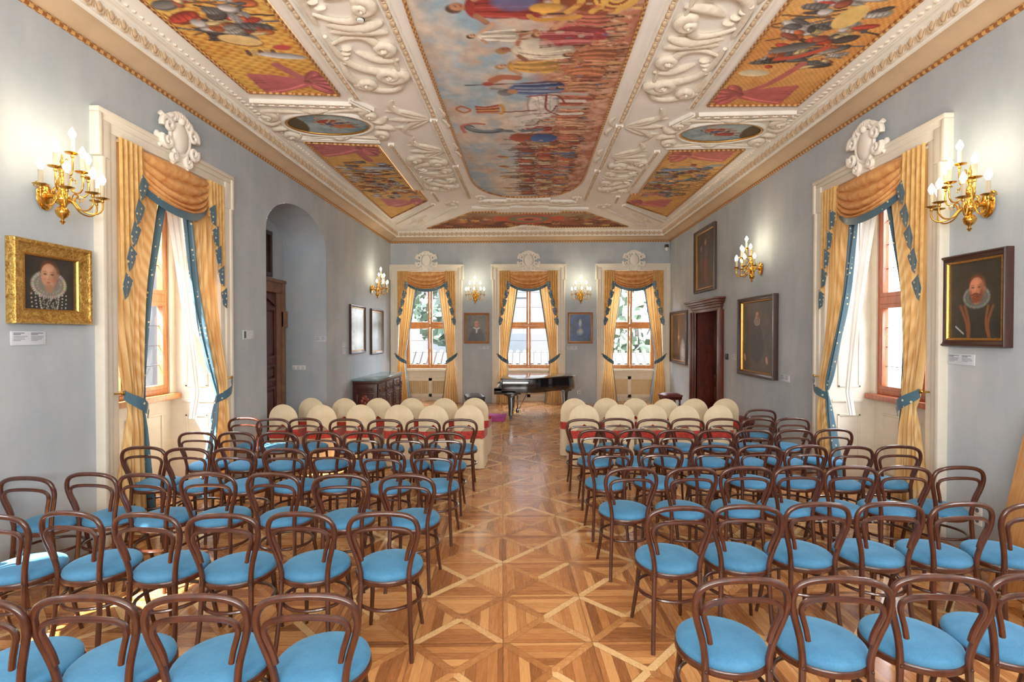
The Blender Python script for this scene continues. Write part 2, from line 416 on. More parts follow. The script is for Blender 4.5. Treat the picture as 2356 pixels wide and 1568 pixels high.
Rr = [
 [(0.89,2.15),(1.31,2.17),(1.74,2.20),(2.16,2.23),(2.60,2.25)],
 [(0.89,3.03),(1.30,3.07),(1.74,3.13),(2.18,3.15),(2.61,3.16),(3.03,3.16),(3.44,3.08)],
 [(0.78,3.91),(1.24,3.93),(1.67,3.97),(2.08,4.00),(2.48,4.01),(2.88,4.02),(3.30,4.03)],
 [(0.74,4.65),(1.20,4.70),(1.69,4.72),(2.11,4.74),(2.53,4.75),(2.92,4.72),(3.36,4.76)],
 [(0.73,5.47),(1.15,5.48),(1.57,5.48),(1.98,5.49),(2.38,5.50),(2.82,5.53),(3.26,5.58)],
 [(0.65,6.13),(1.06,6.20),(1.49,6.16),(1.91,6.22),(2.34,6.23),(2.76,6.25),(3.19,6.30)]]
LROT = {(0,3):4,(0,2):4,(0,1):3,(1,6):4,(1,5):-3,(1,4):3,(1,3):-3,(1,2):-6,(2,0):0,(2,1):-2,(2,2):-4,(2,6):-1}
RROT = {(0,0):4,(0,1):-3,(0,2):-4,(1,0):6,(1,1):-3,(1,2):4,(2,0):6,(2,1):7}
ORD = ['first','second','third','fourth','fifth','sixth','seventh']
ROWN = ['row nearest the camera','second row from camera','third row from camera','fourth row from camera','fifth row from camera','row behind the covered chairs']
chair0 = make_chair(); used = [False]
def place_chair(x, y, deg, label, group):
    o = copy_tree(chair0) if used[0] else chair0; used[0] = True
    a = math.radians(deg); o.rotation_euler = (0,0,a)
    o.location = (x-math.sin(a)*.203, y+math.cos(a)*.203, 0)
    return tag(o, label, 'chair', group)
for blk, rows, rot, sgn in (('left', L, LROT, 1), ('right', Rr, RROT, -1)):
    for r, row in enumerate(rows):
        for i, (x, y) in enumerate(row):
            k = len(row)-1-i if blk == 'left' else i
            place_chair(x, y, rot.get((r,i), rnd.uniform(-4,4)+1.5), 'bentwood chair with blue seat, %s block, %s, %s from aisle' % (blk, ROWN[r], ORD[k]), 'bentwood chairs in the %s block' % blk)
place_chair(3.12, 7.0, -2, 'single bentwood chair alone by right wall, ahead of the last bentwood row', 'bentwood chairs in the right block')

# ------------------------------------------------------------------ covered chairs
def cover_outline(n, w, d0, d1, r):
    pts = []
    for cx, cy, a0 in ((w-r, d1-r, 0), (-w+r, d1-r, PI/2), (-w+r, d0+r, PI), (w-r, d0+r, 1.5*PI)):
        for k in range(n): a = a0+PI/2*k/(n-1); pts.append((cx+r*math.cos(a), cy+r*math.sin(a)))
    out = []; T = 0; seg = []
    for a, b in zip(pts, pts[1:]+pts[:1]): seg.append(math.dist(a, b))
    T = sum(seg)
    def at(s):
        q = (s % 1)*T
        for (a, b, l) in zip(pts, pts[1:]+pts[:1], seg):
            if q <= l and l > 0: return (a[0]+(b[0]-a[0])*q/l, a[1]+(b[1]-a[1])*q/l)
            q -= l
        return pts[0]
    return at
def make_covered(seed):
    t = empty('covered_chair'); q = random.Random(seed)
    m = MB(); n = 36
    # padded round back
    prof = []
    for k in range(n+1):
        a = PI*k/n; prof.append((.210*math.cos(a), .681+.209*math.sin(a)))
    outl = [(.212, .44)] + prof + [(-.212, .44)]
    wr = [q.uniform(-1,1) for _ in range(6)]
    def back(u, v):
        i = u*(len(outl)-1); k = min(int(i), len(outl)-2); f = i-k
        ox = outl[k][0]+(outl[k+1][0]-outl[k][0])*f; oz = outl[k][1]+(outl[k+1][1]-outl[k][1])*f
        # v 0..1 wraps from centre back to centre front over the rim
        e = 1-abs(2*v-1); sc = min(1, e*1.0)**.55 if e < 1 else 1
        x = ox*sc; z = .62+(oz-.62)*sc; th = .034*(1-max(0, sc-.55)/.45*.75)
        ripple = .004*math.sin(16*z+9*x*wr[0]+wr[1]*6)*sc*(1-sc)*4
        y = -.205 + (-1 if v < .5 else 1)*th*math.cos(min(1, e)*PI/2*.98) + ripple - .05*(z-.5)
        return (x, y, z)
    m.sheet(back, 40, 20)
    at = cover_outline(7, .210, -.245, .225, .05)
    def skirt(u, v):
        x, y = at(u); z = .485*(1-v)+.006*v
        k = 1+v*.025+v*.02*math.sin(2*PI*(u*14)+wr[2]*3)+v*.012*math.sin(2*PI*u*31+wr[3]*3)
        return (x*k, y*k+.0, z)
    m.sheet(skirt, 120, 8, wrap=True)
    m.sheet(lambda u, v: (at(u)[0]*v, (at(u)[1]+.005)*v, .485+.02*math.sqrt(max(0, 1-v*v))), 60, 5, wrap=True)
    c = m.build('cloth_cover', M['cover'], t, smooth=60)
    m = MB()
    def sash(u, v):
        x, y = at(u); k = 1.025+.010*math.sin(2*PI*v*3+u*9)+.004*math.sin(2*PI*u*40)
        zc = .478+.008*math.sin(2*PI*u*3+wr[4])
        yy = y*k if y > 0 else y*k-.012
        return (x*k, yy, zc+.055-.11*v)
    m.sheet(sash, 90, 6, wrap=True)
    for i in range(26):
        x = q.uniform(-.2,.2); z = q.uniform(.435,.52)
        m.ell((x, -.262, z), q.uniform(.008,.02), .008, q.uniform(.006,.014), 7, 4)
    m.build('gathered_sash', M['redsash'], t, smooth=60)
    return t
covs = [make_covered(k) for k in range(4)]; cused = [False]*4; cn = [0]
def place_cov(x, y, deg, label, group):
    k = cn[0] % 4; cn[0] += 1
    o = copy_tree(covs[k]) if cused[k] else covs[k]; cused[k] = True
    o.location = (x, y+.23, 0); o.rotation_euler = (0,0,math.radians(deg)); tag(o, label, 'chair', group)
CA = [[(-3.46,7.10),(-2.92,7.08),(-2.37,7.12),(-1.82,7.12),(-1.34,7.09),(-0.83,7.12)],[(0.78,7.22),(1.27,7.24),(1.73,7.24),(2.18,7.21),(2.64,7.24)]]
CB = [[(-3.37,7.84),(-2.84,7.82),(-2.34,7.85),(-1.81,7.87),(-1.30,7.88),(-0.83,7.93)],[(0.71,7.92),(1.20,7.99),(1.65,7.97),(2.09,7.92),(2.55,7.96),(3.02,7.97)]]
for nm, rows in (('rear', CA), ('front', CB)):
    for b, row in zip(('left', 'right'), rows):
        for i, (x, y) in enumerate(row):
            k = len(row)-1-i if b == 'left' else i
            place_cov(x, y, rnd.uniform(-3,3), 'ivory covered chair with red sash, %s group, %s, %s from aisle' % (b, 'row nearer camera' if nm == 'rear' else 'row nearer piano', ORD[k]), 'covered chairs in the %s group' % b)
# ------------------------------------------------------------------ room shell
fl = MB().sheet(lambda u, v: (XL-.9+(XR-XL+1.8)*u, YB+(D-YB+.75)*v, 0), 8, 12).build('floor', M['floor'], smooth=0, fix=False); tag(fl, kind='structure')
CZ0 = zz(4.29)            # foot of the cornice
class Open:
    def __init__(s, u0, u1, z1, rise=0): s.u0, s.u1, s.z1, s.rise = u0, u1, z1, rise
def wall(name, w, u0, u1, opens):
    f, r = WALL[w]; m = MB(); T = ZC+.02
    def P(u, z): p = f(u); return (p[0], p[1], z)
    def quad(a, b, z0, z1):
        n = max(1, int((b-a)/.8))
        for k in range(n):
            x0 = a+(b-a)*k/n; x1 = a+(b-a)*(k+1)/n
            m.add([P(x0,z0), P(x1,z0), P(x1,z1), P(x0,z1)], [(0,1,2,3)])
    cur = u0
    for o in sorted(opens, key=lambda o: o.u0):
        quad(cur, o.u0, 0, T)
        if not o.rise: quad(o.u0, o.u1, o.z1, T)
        else:
            c = (o.u0+o.u1)/2; h = (o.u1-o.u0)/2; n = 24
            for k in range(n):
                a0 = PI-PI*k/n; a1 = PI-PI*(k+1)/n
                m.add([P(c+h*math.cos(a0), o.z1+o.rise*math.sin(a0)), P(c+h*math.cos(a1), o.z1+o.rise*math.sin(a1)), P(c+h*math.cos(a1), T), P(c+h*math.cos(a0), T)], [(0,1,2,3)])
        cur = o.u1
    quad(cur, u1, 0, T)
    return tag(m.build(name, M['wall'], smooth=0, weld=True), kind='structure')
SIDE_TOP, BACK_TOP = zz(3.62), zz(3.54)
WL = dict(w='L', u=5.13*S, a=.755*S, top=SIDE_TOP, out=zz(3.79), dep=.60, sill=1.12)
WR = dict(w='R', u=5.60*S, a=.80*S, top=SIDE_TOP, out=zz(3.79), dep=.60, sill=1.09)
WL0 = dict(WL, u=1.85*S); WR0 = dict(WR, u=2.25*S)
WB = [dict(w='B', u=c*S, a=.757*S, top=BACK_TOP, out=zz(3.71), dep=.52, sill=.86) for c in (-2.70, -.01, 2.72)]
ND = (7.06*S, 9.18*S)
DR = (10.02*S, 11.30*S)
def op(q):
    u = q['u']*(LF if q['w'] == 'L' else 1)
    return Open(u-q['a'], u+q['a'], q['top'])
wall('wall_left', 'L', YB, D, [op(WL), op(WL0), Open(ND[0], ND[1], zz(3.36), .55*S)])
wall('wall_right', 'R', YB, D, [op(WR), op(WR0), Open(DR[0], DR[1], zz(2.33))])
wall('wall_back', 'B', XL, XR, [op(q) for q in WB])
rw = MB().add([(XL,YB,0),(XR,YB,0),(XR,YB,ZC+.02),(XL,YB,ZC+.02)], [(0,1,2,3)]).build('wall_rear', M['wall'], smooth=0, fix=False); tag(rw, kind='structure')
# arched niche in the left wall
def niche():
    m = MB(); c = (ND[0]+ND[1])/2; h = (ND[1]-ND[0])/2; zs = zz(3.36); rise = .55*S; dp = .80; n = 28
    loop = [(ND[0], 0), (ND[0], zs)] + [(c-h*math.cos(PI*k/n), zs+rise*math.sin(PI*k/n)) for k in range(1, n)] + [(ND[1], zs), (ND[1], 0)]
    vs = [(XL, y, z) for y, z in loop] + [(XL-dp, y, z) for y, z in loop]; N = len(loop)
    m.add(vs, [(i, i+1, i+1+N, i+N) for i in range(N-1)] + [tuple(range(N, 2*N))])
    return tag(m.build('wall_niche', M['wall'], smooth=30), kind='structure')
niche()
# ceiling plane
ce = MB().sheet(lambda u, v: (XL+(XR-XL)*u, YB+(D-YB)*v, ZC), 6, 12).build('ceiling', M['ceil'], smooth=0, fix=False); tag(ce, kind='structure')
CP = lambda x, y, dz=0: (x*S, y*S, ZC-dz)

# cornice along the three walls: cove, carved egg and dart course, bead strip
def cornice(name, a, b, inward):
    a = Vector(a); b = Vector(b); t = (b-a).normalized(); nrm = Vector(inward); L = (b-a).length
    def run(prof, e0=1, e1=1):
        m = MB(); n = len(prof)
        vs = []
        for p, q in ((a, e0), (b, -e1)):
            for o, z in prof: vs.append((p+t*(q*o)+nrm*o+Vector((0,0,z)))[:])
        m.add(vs, [(i, i+1, i+1+n, i+n) for i in range(n-1)]); return m
    z0 = CZ0; h = ZC-z0
    root = run([(.225,z0+h*.42),(.228,z0+h*.50),(.242,z0+h*.52),(.245,z0+h*.58),(.262,z0+h*.62),(.275,z0+h*.72),(.282,z0+h*.86),(.300,z0+h*.88),(.305,z0+h*.96),(.345,z0+h*.98),(.35,ZC)])
    root = tag(root.build(name, M['stucco'], smooth=30), kind='structure')
    run([(0,z0+.03),(.02,z0+.035),(.06,z0+.06),(.12,z0+.10),(.19,z0+h*.42),(.225,z0+h*.42)]).build('cove', M['cove'], root, smooth=50)
    run([(0,z0-.012),(.018,z0-.012),(.026,z0-.002),(.026,z0+.012),(.018,z0+.03),(0,z0+.03)]).build('bead_strip', M['bead'], root, smooth=60)
    m = MB(); n = int((L-.5)/.125); ang = math.atan2(t.y, t.x)
    for k in range(n):
        p = a+t*(.3+(L-.6)*(k+.5)/n)+nrm*.268
        Mx = Matrix.Translation((p.x, p.y, z0+h*.70)) @ Matrix.Rotation(ang, 4, 'Z')
        sg = 1 if (Matrix.Rotation(ang, 4, 'Z') @ Vector((0,1,0))).dot(nrm) > 0 else -1
        m.ell((0, sg*.004, .004), .030, .024, .044, 8, 6, M=Mx)
        m.tube([(-.045,0,.045),(-.046,sg*.012,.0),(-.030,sg*.012,-.042),(0,sg*.010,-.055),(.030,sg*.012,-.042),(.046,sg*.012,0),(.045,0,.045)], .0085, 5, M=Mx)
        m.ell((.0625, sg*.006, -.01), .008, .014, .036, 6, 4, M=Mx)
    m.build('egg_and_dart', M['cove'], root)  # course coloured tan to stand for the brown shade in its recesses
    m = MB(); n = int((L-.8)/.085)
    for k in range(n):
        p = a+t*(.42+(L-.84)*(k+.5)/n)+nrm*.40
        Mx = Matrix.Translation((p.x, p.y, ZC)) @ Matrix.Rotation(ang, 4, 'Z')
        m.ell((0,0,0), .026, .036, .018, 7, 4, M=Mx)
    m.build('leaf_course', M['stucco2'], root)
    return root
cornice('trim_1', (XL, YB, 0), (XL, D, 0), (1,0,0)); cornice('trim_2', (XR, D, 0), (XR, YB, 0), (-1,0,0)); cornice('trim_3', (XL, D, 0), (XR, D, 0), (0,-1,0))

# ------------------------------------------------------------------ windows (local frame: x along the wall, y into the wall, z up)
def frame_rect(m, x0, x1, z0, z1, w, y0, y1):
    m.box(x0, x1, y0, y1, z0, z0+w); m.box(x0, x1, y0, y1, z1-w, z1); m.box(x0, x0+w, y0, y1, z0+w, z1-w); m.box(x1-w, x1, y0, y1, z0+w, z1-w)
def cartouche(root, zt, sc=1.0):
    m = MB(); Y = -.085
    m.ell((0, Y, zt+.10*sc), .125*sc, .055, .165*sc, 18, 10)
    m.tube([(.15*sc*math.cos(a), Y-.01, zt+.10*sc+.19*sc*math.sin(a)) for a in [2*PI*k/28 for k in range(28)]], .018*sc, 7, closed=True)
    for sx in (-1, 1):
        for cx, cz, R0, a0, turns, d in ((.195,.17,.085,-.4,1.35,1), (.205,.0,.075,.6,-1.3,1), (.12,-.13,.055,2.2,1.2,1)):
            pts = []; rs = []
            for k in range(22):
                f = k/21; an = a0+turns*2*PI*f; r = R0*(1-.78*f)
                pts.append((sx*(cx+r*math.cos(an))*sc, Y-.015-.02*f, zt+(cz+r*math.sin(an))*sc)); rs.append((.030*(1-.45*f)*sc))
            m.tube(pts, rs, 7)
        m.tube(cr([(sx*.06*sc,Y,zt+.30*sc),(sx*.14*sc,Y-.02,zt+.285*sc),(sx*.20*sc,Y,zt+.245*sc),(sx*.26*sc,Y+.02,zt+.27*sc)],4), [.03*sc]*9+[.026*sc]*4, 7)
        m.ell((sx*.285*sc, Y+.03, zt+.03*sc), .035*sc, .03, .05*sc, 8, 5); m.ell((sx*.26*sc, Y+.03, zt-.05*sc), .03*sc, .03, .035*sc, 8, 5)
        m.tube(cr([(sx*.10*sc,Y-.01,zt-.05*sc),(sx*.085*sc,Y-.02,zt-.14*sc),(sx*.12*sc,Y,zt-.20*sc)],4), .022*sc, 7)
    for k in range(7):
        a = PI*(.2+.6*k/6); m.ell((.13*sc*math.cos(a), Y-.02, zt+.235*sc+.085*sc*math.sin(a)), .03*sc, .03, .05*sc, 8, 5)
    m.ell((0, Y-.03, zt+.275*sc), .045*sc, .035, .04*sc, 10, 6)
    m.box(-.075*sc, .075*sc, Y-.01, -.05, zt-.20*sc, zt-.03*sc)
    m.build('cartouche', M['stucco'], root)
def pane_set(q, root, wood, bars):
    a, top, dp, sl = q['a'], q['top'], q['dep'], q['sill']; y0, y1 = dp-.06, dp+.03; zs = sl+.05
    zt = top-.02; tr = zs+(zt-zs)*.455; ww = .06; xi = a-.10
    f = MB(); frame_rect(f, -xi, xi, zs, zt, ww, y0, y1); f.box(-xi+ww, xi-ww, y0-.01, y1, tr-.045, tr+.045)
    fo = f.build('window_frame', M[wood], root, bevel=.006)
    for sx in (-1, 1):
        for z0, z1, nm in ((zs+ww, tr-.045, 'lower'), (tr+.045, zt-ww, 'upper')):
            x0, x1 = (-xi+ww, -.012) if sx < 0 else (.012, xi-ww)
            s_ = MB(); frame_rect(s_, x0, x1, z0, z1, .05, y0-.012, y1-.03); so = s_.build('casement', M[wood], root, bevel=.004)
            g = MB(); g.add([(x0+.05,dp-.02,z0+.05),(x1-.05,dp-.02,z0+.05),(x1-.05,dp-.02,z1-.05),(x0+.05,dp-.02,z1-.05)], [(0,1,2,3)]); g.build('pane', M['glass'], so, fix=False)
            b = MB()
            for k in range(1, bars+1): zc = z0+.05+(z1-z0-.1)*k/(bars+1); b.box(x0+.05, x1-.05, dp-.026, dp-.014, zc-.004, zc+.004)
            b.build('glazing_bar', M['ink'], so)
    h = MB(); h.tube([(0,y0-.03,zs+.45),(0,y0-.045,zs+.50),(0,y0-.03,zs+.55)], .008, 6); h.build('handle', M['brass'], root)
def window(name, q, wood, bars, style, seen=True):
    a, top, out, dp, sl = q['a'], q['top'], q['out'], q['dep'], q['sill']
    root = tag(on_wall(name, q['w'], q['u']), kind='structure')
    # lined recess
    r = MB(); W2 = dp+.06
    r.box(-a-.05, -a, 0, W2, 0, top+.05); r.box(a, a+.05, 0, W2, 0, top+.05); r.box(-a, a, 0, W2, top, top+.05)
    r.build('recess_lining', M['white'], root, smooth=0)
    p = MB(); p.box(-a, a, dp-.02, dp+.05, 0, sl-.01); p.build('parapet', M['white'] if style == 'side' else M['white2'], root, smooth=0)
    pf = MB(); pf.box(-a,-a+.11,dp-.08,dp+.05,sl,top); pf.box(a-.11,a,dp-.08,dp+.05,sl,top); pf.build('jamb_post', M['white'], root, smooth=0)
    s_ = MB(); s_.box(-a+.002, a-.002, dp-.15, dp+.03, sl-.02, sl+.05); s_.build('sill_board', M[wood] if style == 'side' else M['white'], root, bevel=.012)
    m = MB()
    if style == 'side':
        frame_rect(m, -a+.16, -.06, .18, sl-.18, .025, dp-.035, dp-.018); frame_rect(m, .06, a-.16, .18, sl-.18, .025, dp-.035, dp-.018)
        for sx in (-1, 1):
            x0, x1 = (-a, -a+.014) if sx < 0 else (a-.014, a)
            for z0, z1 in ((.2, sl-.22), (sl+.12, top-.2)):
                yy0, yy1 = .12, dp-.2
                for (ya, yb, za, zb) in ((yy0,yy1,z0,z0+.025),(yy0,yy1,z1-.025,z1),(yy0,yy0+.025,z0,z1),(yy1-.025,yy1,z0,z1)): m.box(x0, x1, ya, yb, za, zb)
            m.box(x0-.0, x1+.0, .05, dp-.16, sl-.07, sl-.03)
        m.build('panel_moulding', M['white'], root, bevel=.004)
    elif style == 'grille':
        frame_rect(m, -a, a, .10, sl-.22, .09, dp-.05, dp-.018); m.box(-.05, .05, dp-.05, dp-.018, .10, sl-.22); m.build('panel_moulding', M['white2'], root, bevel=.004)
        for x0, x1 in ((-a+.09, -.05), (.05, a-.09)):
            g = MB(); k = int((x1-x0)/.052)
            for i in range(k):
                xc = x0+(x1-x0)*(i+.5)/k; g.box(xc-.014, xc+.014, dp-.055, dp-.03, .19, sl-.31)
            g.box(x0, x1, dp-.03, dp-.019, .19, sl-.31)
            g.build('radiator_grille', M['tan'], root)
    else:
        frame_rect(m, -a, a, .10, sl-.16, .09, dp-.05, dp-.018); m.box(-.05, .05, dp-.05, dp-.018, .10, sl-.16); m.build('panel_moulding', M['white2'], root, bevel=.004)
        g = MB(); g.box(-a+.09, -.05, dp-.03, dp-.019, .19, sl-.25); g.box(.05, a-.09, dp-.03, dp-.019, .19, sl-.25); g.build('inset_panel', M['tan'], root)
    pane_set(q, root, wood, bars)
    # eared surround
    o = MB(); ow = .205; e = .035; et = .42
    for sx in (-1, 1):
        def seg(x0, x1, y, z0, z1):
            X0, X1 = sorted((sx*x0, sx*x1)); o.box(X0, X1, y, .01, z0, z1)
        seg(a, a+.10, -.045, 0, top); seg(a+.09, a+ow-.03, -.065, 0, out-et); seg(a+.09, a+ow-.03+e-.001, -.064, out-et, top+.08)
        seg(a+ow-.045, a+ow, -.085, 0, out-et-.001); seg(a+ow-.045+e, a+ow+e-.001, -.084, out-et, out-.046)
    o.box(-a-.10, a+.10, -.045, .01, top, out-.05); o.box(-a-ow+.03-e, a+ow-.03+e, -.065, .01, top+.08, out-.03); o.box(-a-ow-e, a+ow+e, -.085, .01, out-.045, out)
    o.build('surround', M['white'], root, bevel=.008)
    cartouche(root, out, 1.0)
    return root
window('window_1', WL, 'sash', 3, 'side'); window('window_2', WR, 'sashred', 3, 'side')
for i, (q, st) in enumerate(zip(WB, ('grille', 'grille', 'panel'))): window('window_%d' % (i+3), q, 'sash', 2, st)
window('window_6', WL0, 'sash', 3, 'side'); window('window_7', WR0, 'sashred', 3, 'side')

# ------------------------------------------------------------------ curtains
def drape(q, side, label, far=False, group=None):
    a = q['a']; zt = q['top']-.02; zk = 1.17; ph = rnd.random()*6
    root = on_wall('curtain', q['w'], q['u']); tag(root, label, 'curtain', group)
    nf = 6; tw = .56 if q['w'] == 'B' else (.60 if far else (.80 if q['w'] == 'L' else .70))
    def wid(z):
        if z > zk: return .20+(tw-.20)*((z-zk)/(zt-zk))**1.1
        return .20+(.34 if far else (.20 if q['w'] == 'B' else .12))*(1-z/zk)
    def surf(s0, s1, off):
        def fn(u, v):
            z = zt+(.015-zt)*v; s = s0+(s1-s0)*u; b = max(0, 1-z/zk)
            fl = (.0 if far else (.11 if q['w'] == 'B' else .15))*b if z < zk else 0
            o = a-.012+fl; w = wid(z)+fl*.6; x = o-w*s
            amp = .036 if z > zk else .024+.040*b
            k = math.exp(-((z-zk)/.12)**2); amp *= 1-.5*k
            d = max(0, min(1, (zk+1.35-z)/1.35))**1.5; yc = .035*(1-d)-(.145 if q['w'] == 'B' else .115)*d
            y = yc+amp*math.sin(2*PI*nf*s+ph+.5*math.sin(z*2.2))+.4*amp*math.sin(2*PI*nf*1.7*s+z*1.3)+off
            return (side*x, y, z)
        return fn
    bw = .80 if far else .91
    MB().sheet(surf(0, bw, 0), 84, 60).build('panel', M['curtain'], root, smooth=180)
    MB().sheet(surf(bw, 1.0, -.003), 14, 60).build('border', M['dots'], root, smooth=180)
    if far:
        MB().sheet(lambda u, v: (side*(a-.05-wid(zt+(.9-zt)*v)*(.98+.24*u*(1-.85*v))), .06+.07*u+.012*math.sin(u*14), zt+(.9-zt)*v), 12, 50).build('lining', M['lining'], root, smooth=180)
    def tb(u, v):
        an = -.25+u*1.15; x = a+.055-(.30)*u; z = 1.33-.22*u**.8-.085*(v-.5)*(1+.35*math.sin(PI*u)); y = -.135-.085*math.sin(PI*min(1, u*1.05))-.006*math.cos(v*PI)
        return (side*x, y, z)
    MB().sheet(tb, 20, 4).build('tieback', M['dots'], root, smooth=180)
    MB().tube([(side*(a+.07), -.06, 1.34), (side*(a+.07), -.13, 1.34)], .009, 7).ell((side*(a+.07), -.135, 1.345), .022, .016, .022, 9, 6).build('hook', M['brass'], root)
def valance(q, label, group=None):
    a = q['a']; zt = q['top']-.004; root = on_wall('swagged_valance', q['w'], q['u']); tag(root, label, 'valance', group)
    hw = a*.66; zs = zt-.34; sag = .50; nf = 5
    def sw(off=0, lo=0.0, hi=1.0):
        def fn(u, v):
            x = -hw+2*hw*u; f = lo+(hi-lo)*v; c = 1-(abs(x)/hw)**2.1
            zed = zt-.015-(zt-.015-zs)*f**.9 - (sag-.34)*c*f*1.0 - .10*c*math.sin(PI*f)
            y = -.04-.095*abs(math.sin(PI*nf*f+.25*math.sin(3*u)))**.6*(.35+.65*math.sin(PI*min(.98, max(.02, u))))-.05*c*f+off
            return (x, y, zed)
        return fn
    MB().sheet(sw(), 36, 110).build('swag', M['swag'], root, smooth=180)
    def trim(u, v):
        x, y, z = sw(-.008)(u, 1.0); c = 1-(abs(x)/hw)**2.1
        return (x, y-.004+.01*v, z+.012-v*(.075+.01*c))
    MB().sheet(trim, 40, 3).build('swag_border', M['dots'], root, smooth=180)
    zlo = zt-1.46*S
    for sx in (-1, 1):
        def zbot(s): return zlo+(zs+.02-zlo)*max(0, s)**.85
        def tail(u, v):
            s = u; x = a+.012-(a-hw+.03)*s; z = zt-.004+(zbot(s)+.035*math.sin(2*PI*5*s)-zt)*v
            return (sx*x, -.075-.022*math.sin(2*PI*5*s)-.012*v-.0, z)
        t = MB().sheet(tail, 60, 30).build('tail', M['damask'], root, smooth=180)
        m = MB()
        for k in range(5):
            s = (k+.45)/5; x = a+.0-(a-hw+.0)*s; z = zbot(s)-.0; d = .013
            V = [(x+.055, z-.01), (x+.025, z+.125), (x-.075, z+.055), (x-.024, z-.09), (x+.036, z-.13)]
            if k == 4: V = [(p[0], p[1]+.03) for p in V]
            m.add([(sx*p[0], -.112-.010*math.sin(i*1.7), p[1]) for i, p in enumerate(V)], [(0,1,2,3,4)])
        m.build('tail_lining', M['dots'], t, smooth=0, fix=False)
for q, nm in ((WL, 'left wall window'), (WR, 'right wall window')):
    near = -1 if q is WL else 1
    drape(q, near, 'gold curtain tied back on the near side of the %s' % nm); drape(q, -near, 'gold curtain with blue dotted border on the far side of the %s' % nm, True)
    valance(q, 'orange gold swagged valance with blue trimmed tails at the %s' % nm)
for q, nm in zip(WB, ('left back window', 'middle back window behind the piano', 'right back window')):
    for sx, sd in ((-1, 'left'), (1, 'right')): drape(q, sx, 'gold curtain tied back at %s side of the %s' % (sd, nm), group='curtains on the back wall')
    valance(q, 'orange gold swagged valance with tails over the %s' % nm, 'valances on the back wall')
# ------------------------------------------------------------------ wall sconces
def sconce(w, u, zb, label):
    t = on_wall('wall_sconce', w, u, zb); tag(t, label, 'wall lamp', 'brass wall sconces')
    cy = -.155
    MB().lathe([(.0,-.0),(.006,.0),(.010,.012),(.022,.022),(.008,.032),(.010,.045),(.030,.058),(.045,.085),(.046,.105),(.032,.130),(.014,.142),(.024,.152),(.040,.165),(.055,.19),(.052,.22),(.030,.25),(.018,.28),(.030,.30),(.040,.325),(.024,.355),(.014,.38),(.022,.40),(.028,.425),(.015,.45),(.009,.47),(.016,.485),(.008,.51),(.004,.545),(0,.55)], 14, (0,cy,0)).build('baluster', M['brass'], t, smooth=60)
    b = MB(); b.lathe([(.0,0),(.06,0),(.065,.012),(.045,.03),(.02,.045),(0,.046)], 14, M=Matrix.Translation((0,0,.22)) @ Matrix.Rotation(PI/2, 4, 'X'))
    b.tube([(0,-.04,.22),(0,cy,.22)], .016, 8); b.ell((0,-.015,.22), .075, .02, .11, 12, 8)
    for sx in (-1, 1):
        b.tube([(sx*(.07+.05*(1-.7*f)*math.cos(5.5*f)), -.05, .27+.05*(1-.7*f)*math.sin(5.5*f)) for f in [k/12 for k in range(13)]], .010, 6)
    b.build('wall_bracket', M['brass'], t, smooth=60)
    spec = [(a, .245, .195, .235) for a in (-82,-41,0,41,82)] + [(a, .165, .33, .395) for a in (-60,0,60)] + [(0, .085, .47, .545)]
    for deg, R, zs, zc in spec:
        d = Vector((math.sin(math.radians(deg)), -math.cos(math.radians(deg)), 0)); c = Vector((0,cy,0))
        if deg in (-82, 82): d = Vector((d.x, d.y-.12, 0))
        top = c+d*R+Vector((0,0,zc)); low = min(zs, zc)-.075
        a_ = MB(); a_.tube(cr([(c+d*.03+Vector((0,0,zs)))[:], (c+d*R*.30+Vector((0,0,zs-.015)))[:], (c+d*R*.52+Vector((0,0,low)))[:], (c+d*R*.82+Vector((0,0,low-.012)))[:], (c+d*R*1.0+Vector((0,0,low+.035)))[:], top[:]], 5), .0065, 7)
        a_.tube(cr([(c+d*R*.30+Vector((0,0,zs-.015)))[:], (c+d*R*.36+Vector((0,0,zs+.035)))[:], (c+d*R*.52+Vector((0,0,zs+.03)))[:], (c+d*R*.5+Vector((0,0,zs+.005)))[:]], 4), .0045, 6)
        a_.lathe([(.006,-.03),(.014,-.02),(.010,-.01),(.012,-.004),(.046,.004),(.050,.010),(.044,.010),(.016,.006),(0,.006)], 14, top[:])
        ao = a_.build('arm', M['brass'], t, smooth=60)
        hc = .115
        MB().lathe([(.0,.005),(.016,.005),(.016,hc),(.011,hc),(.0,hc)], 10, top[:]).build('candle_sleeve', M['wax'], ao)
        MB().lathe([(.0,hc-.002),(.011,hc),(.014,hc+.012),(.026,hc+.036),(.025,hc+.052),(.013,hc+.076),(.003,hc+.094),(0,hc+.096)], 10, top[:]).build('candle_bulb', M['bulb'], ao, smooth=60)
    return t
ZS = 2.735
SC = [sconce('L', 3.74*S, ZS, 'brass candle sconce above the gilt framed lady on left wall'), sconce('R', 4.22*S, ZS-.01, 'brass candle sconce above the bearded man portrait on right wall'),
 sconce('L', 11.72*S, ZS, 'brass candle sconce above two dark framed pictures near back left corner'), sconce('R', 8.22*S, ZS-.01, 'brass candle sconce above the tall dark portrait right of the door'),
 sconce('B', -1.40*S, ZS-.04, 'brass candle sconce on back wall above the white collared man portrait'), sconce('B', 1.34*S, ZS-.04, 'brass candle sconce on back wall above the blue painting')]

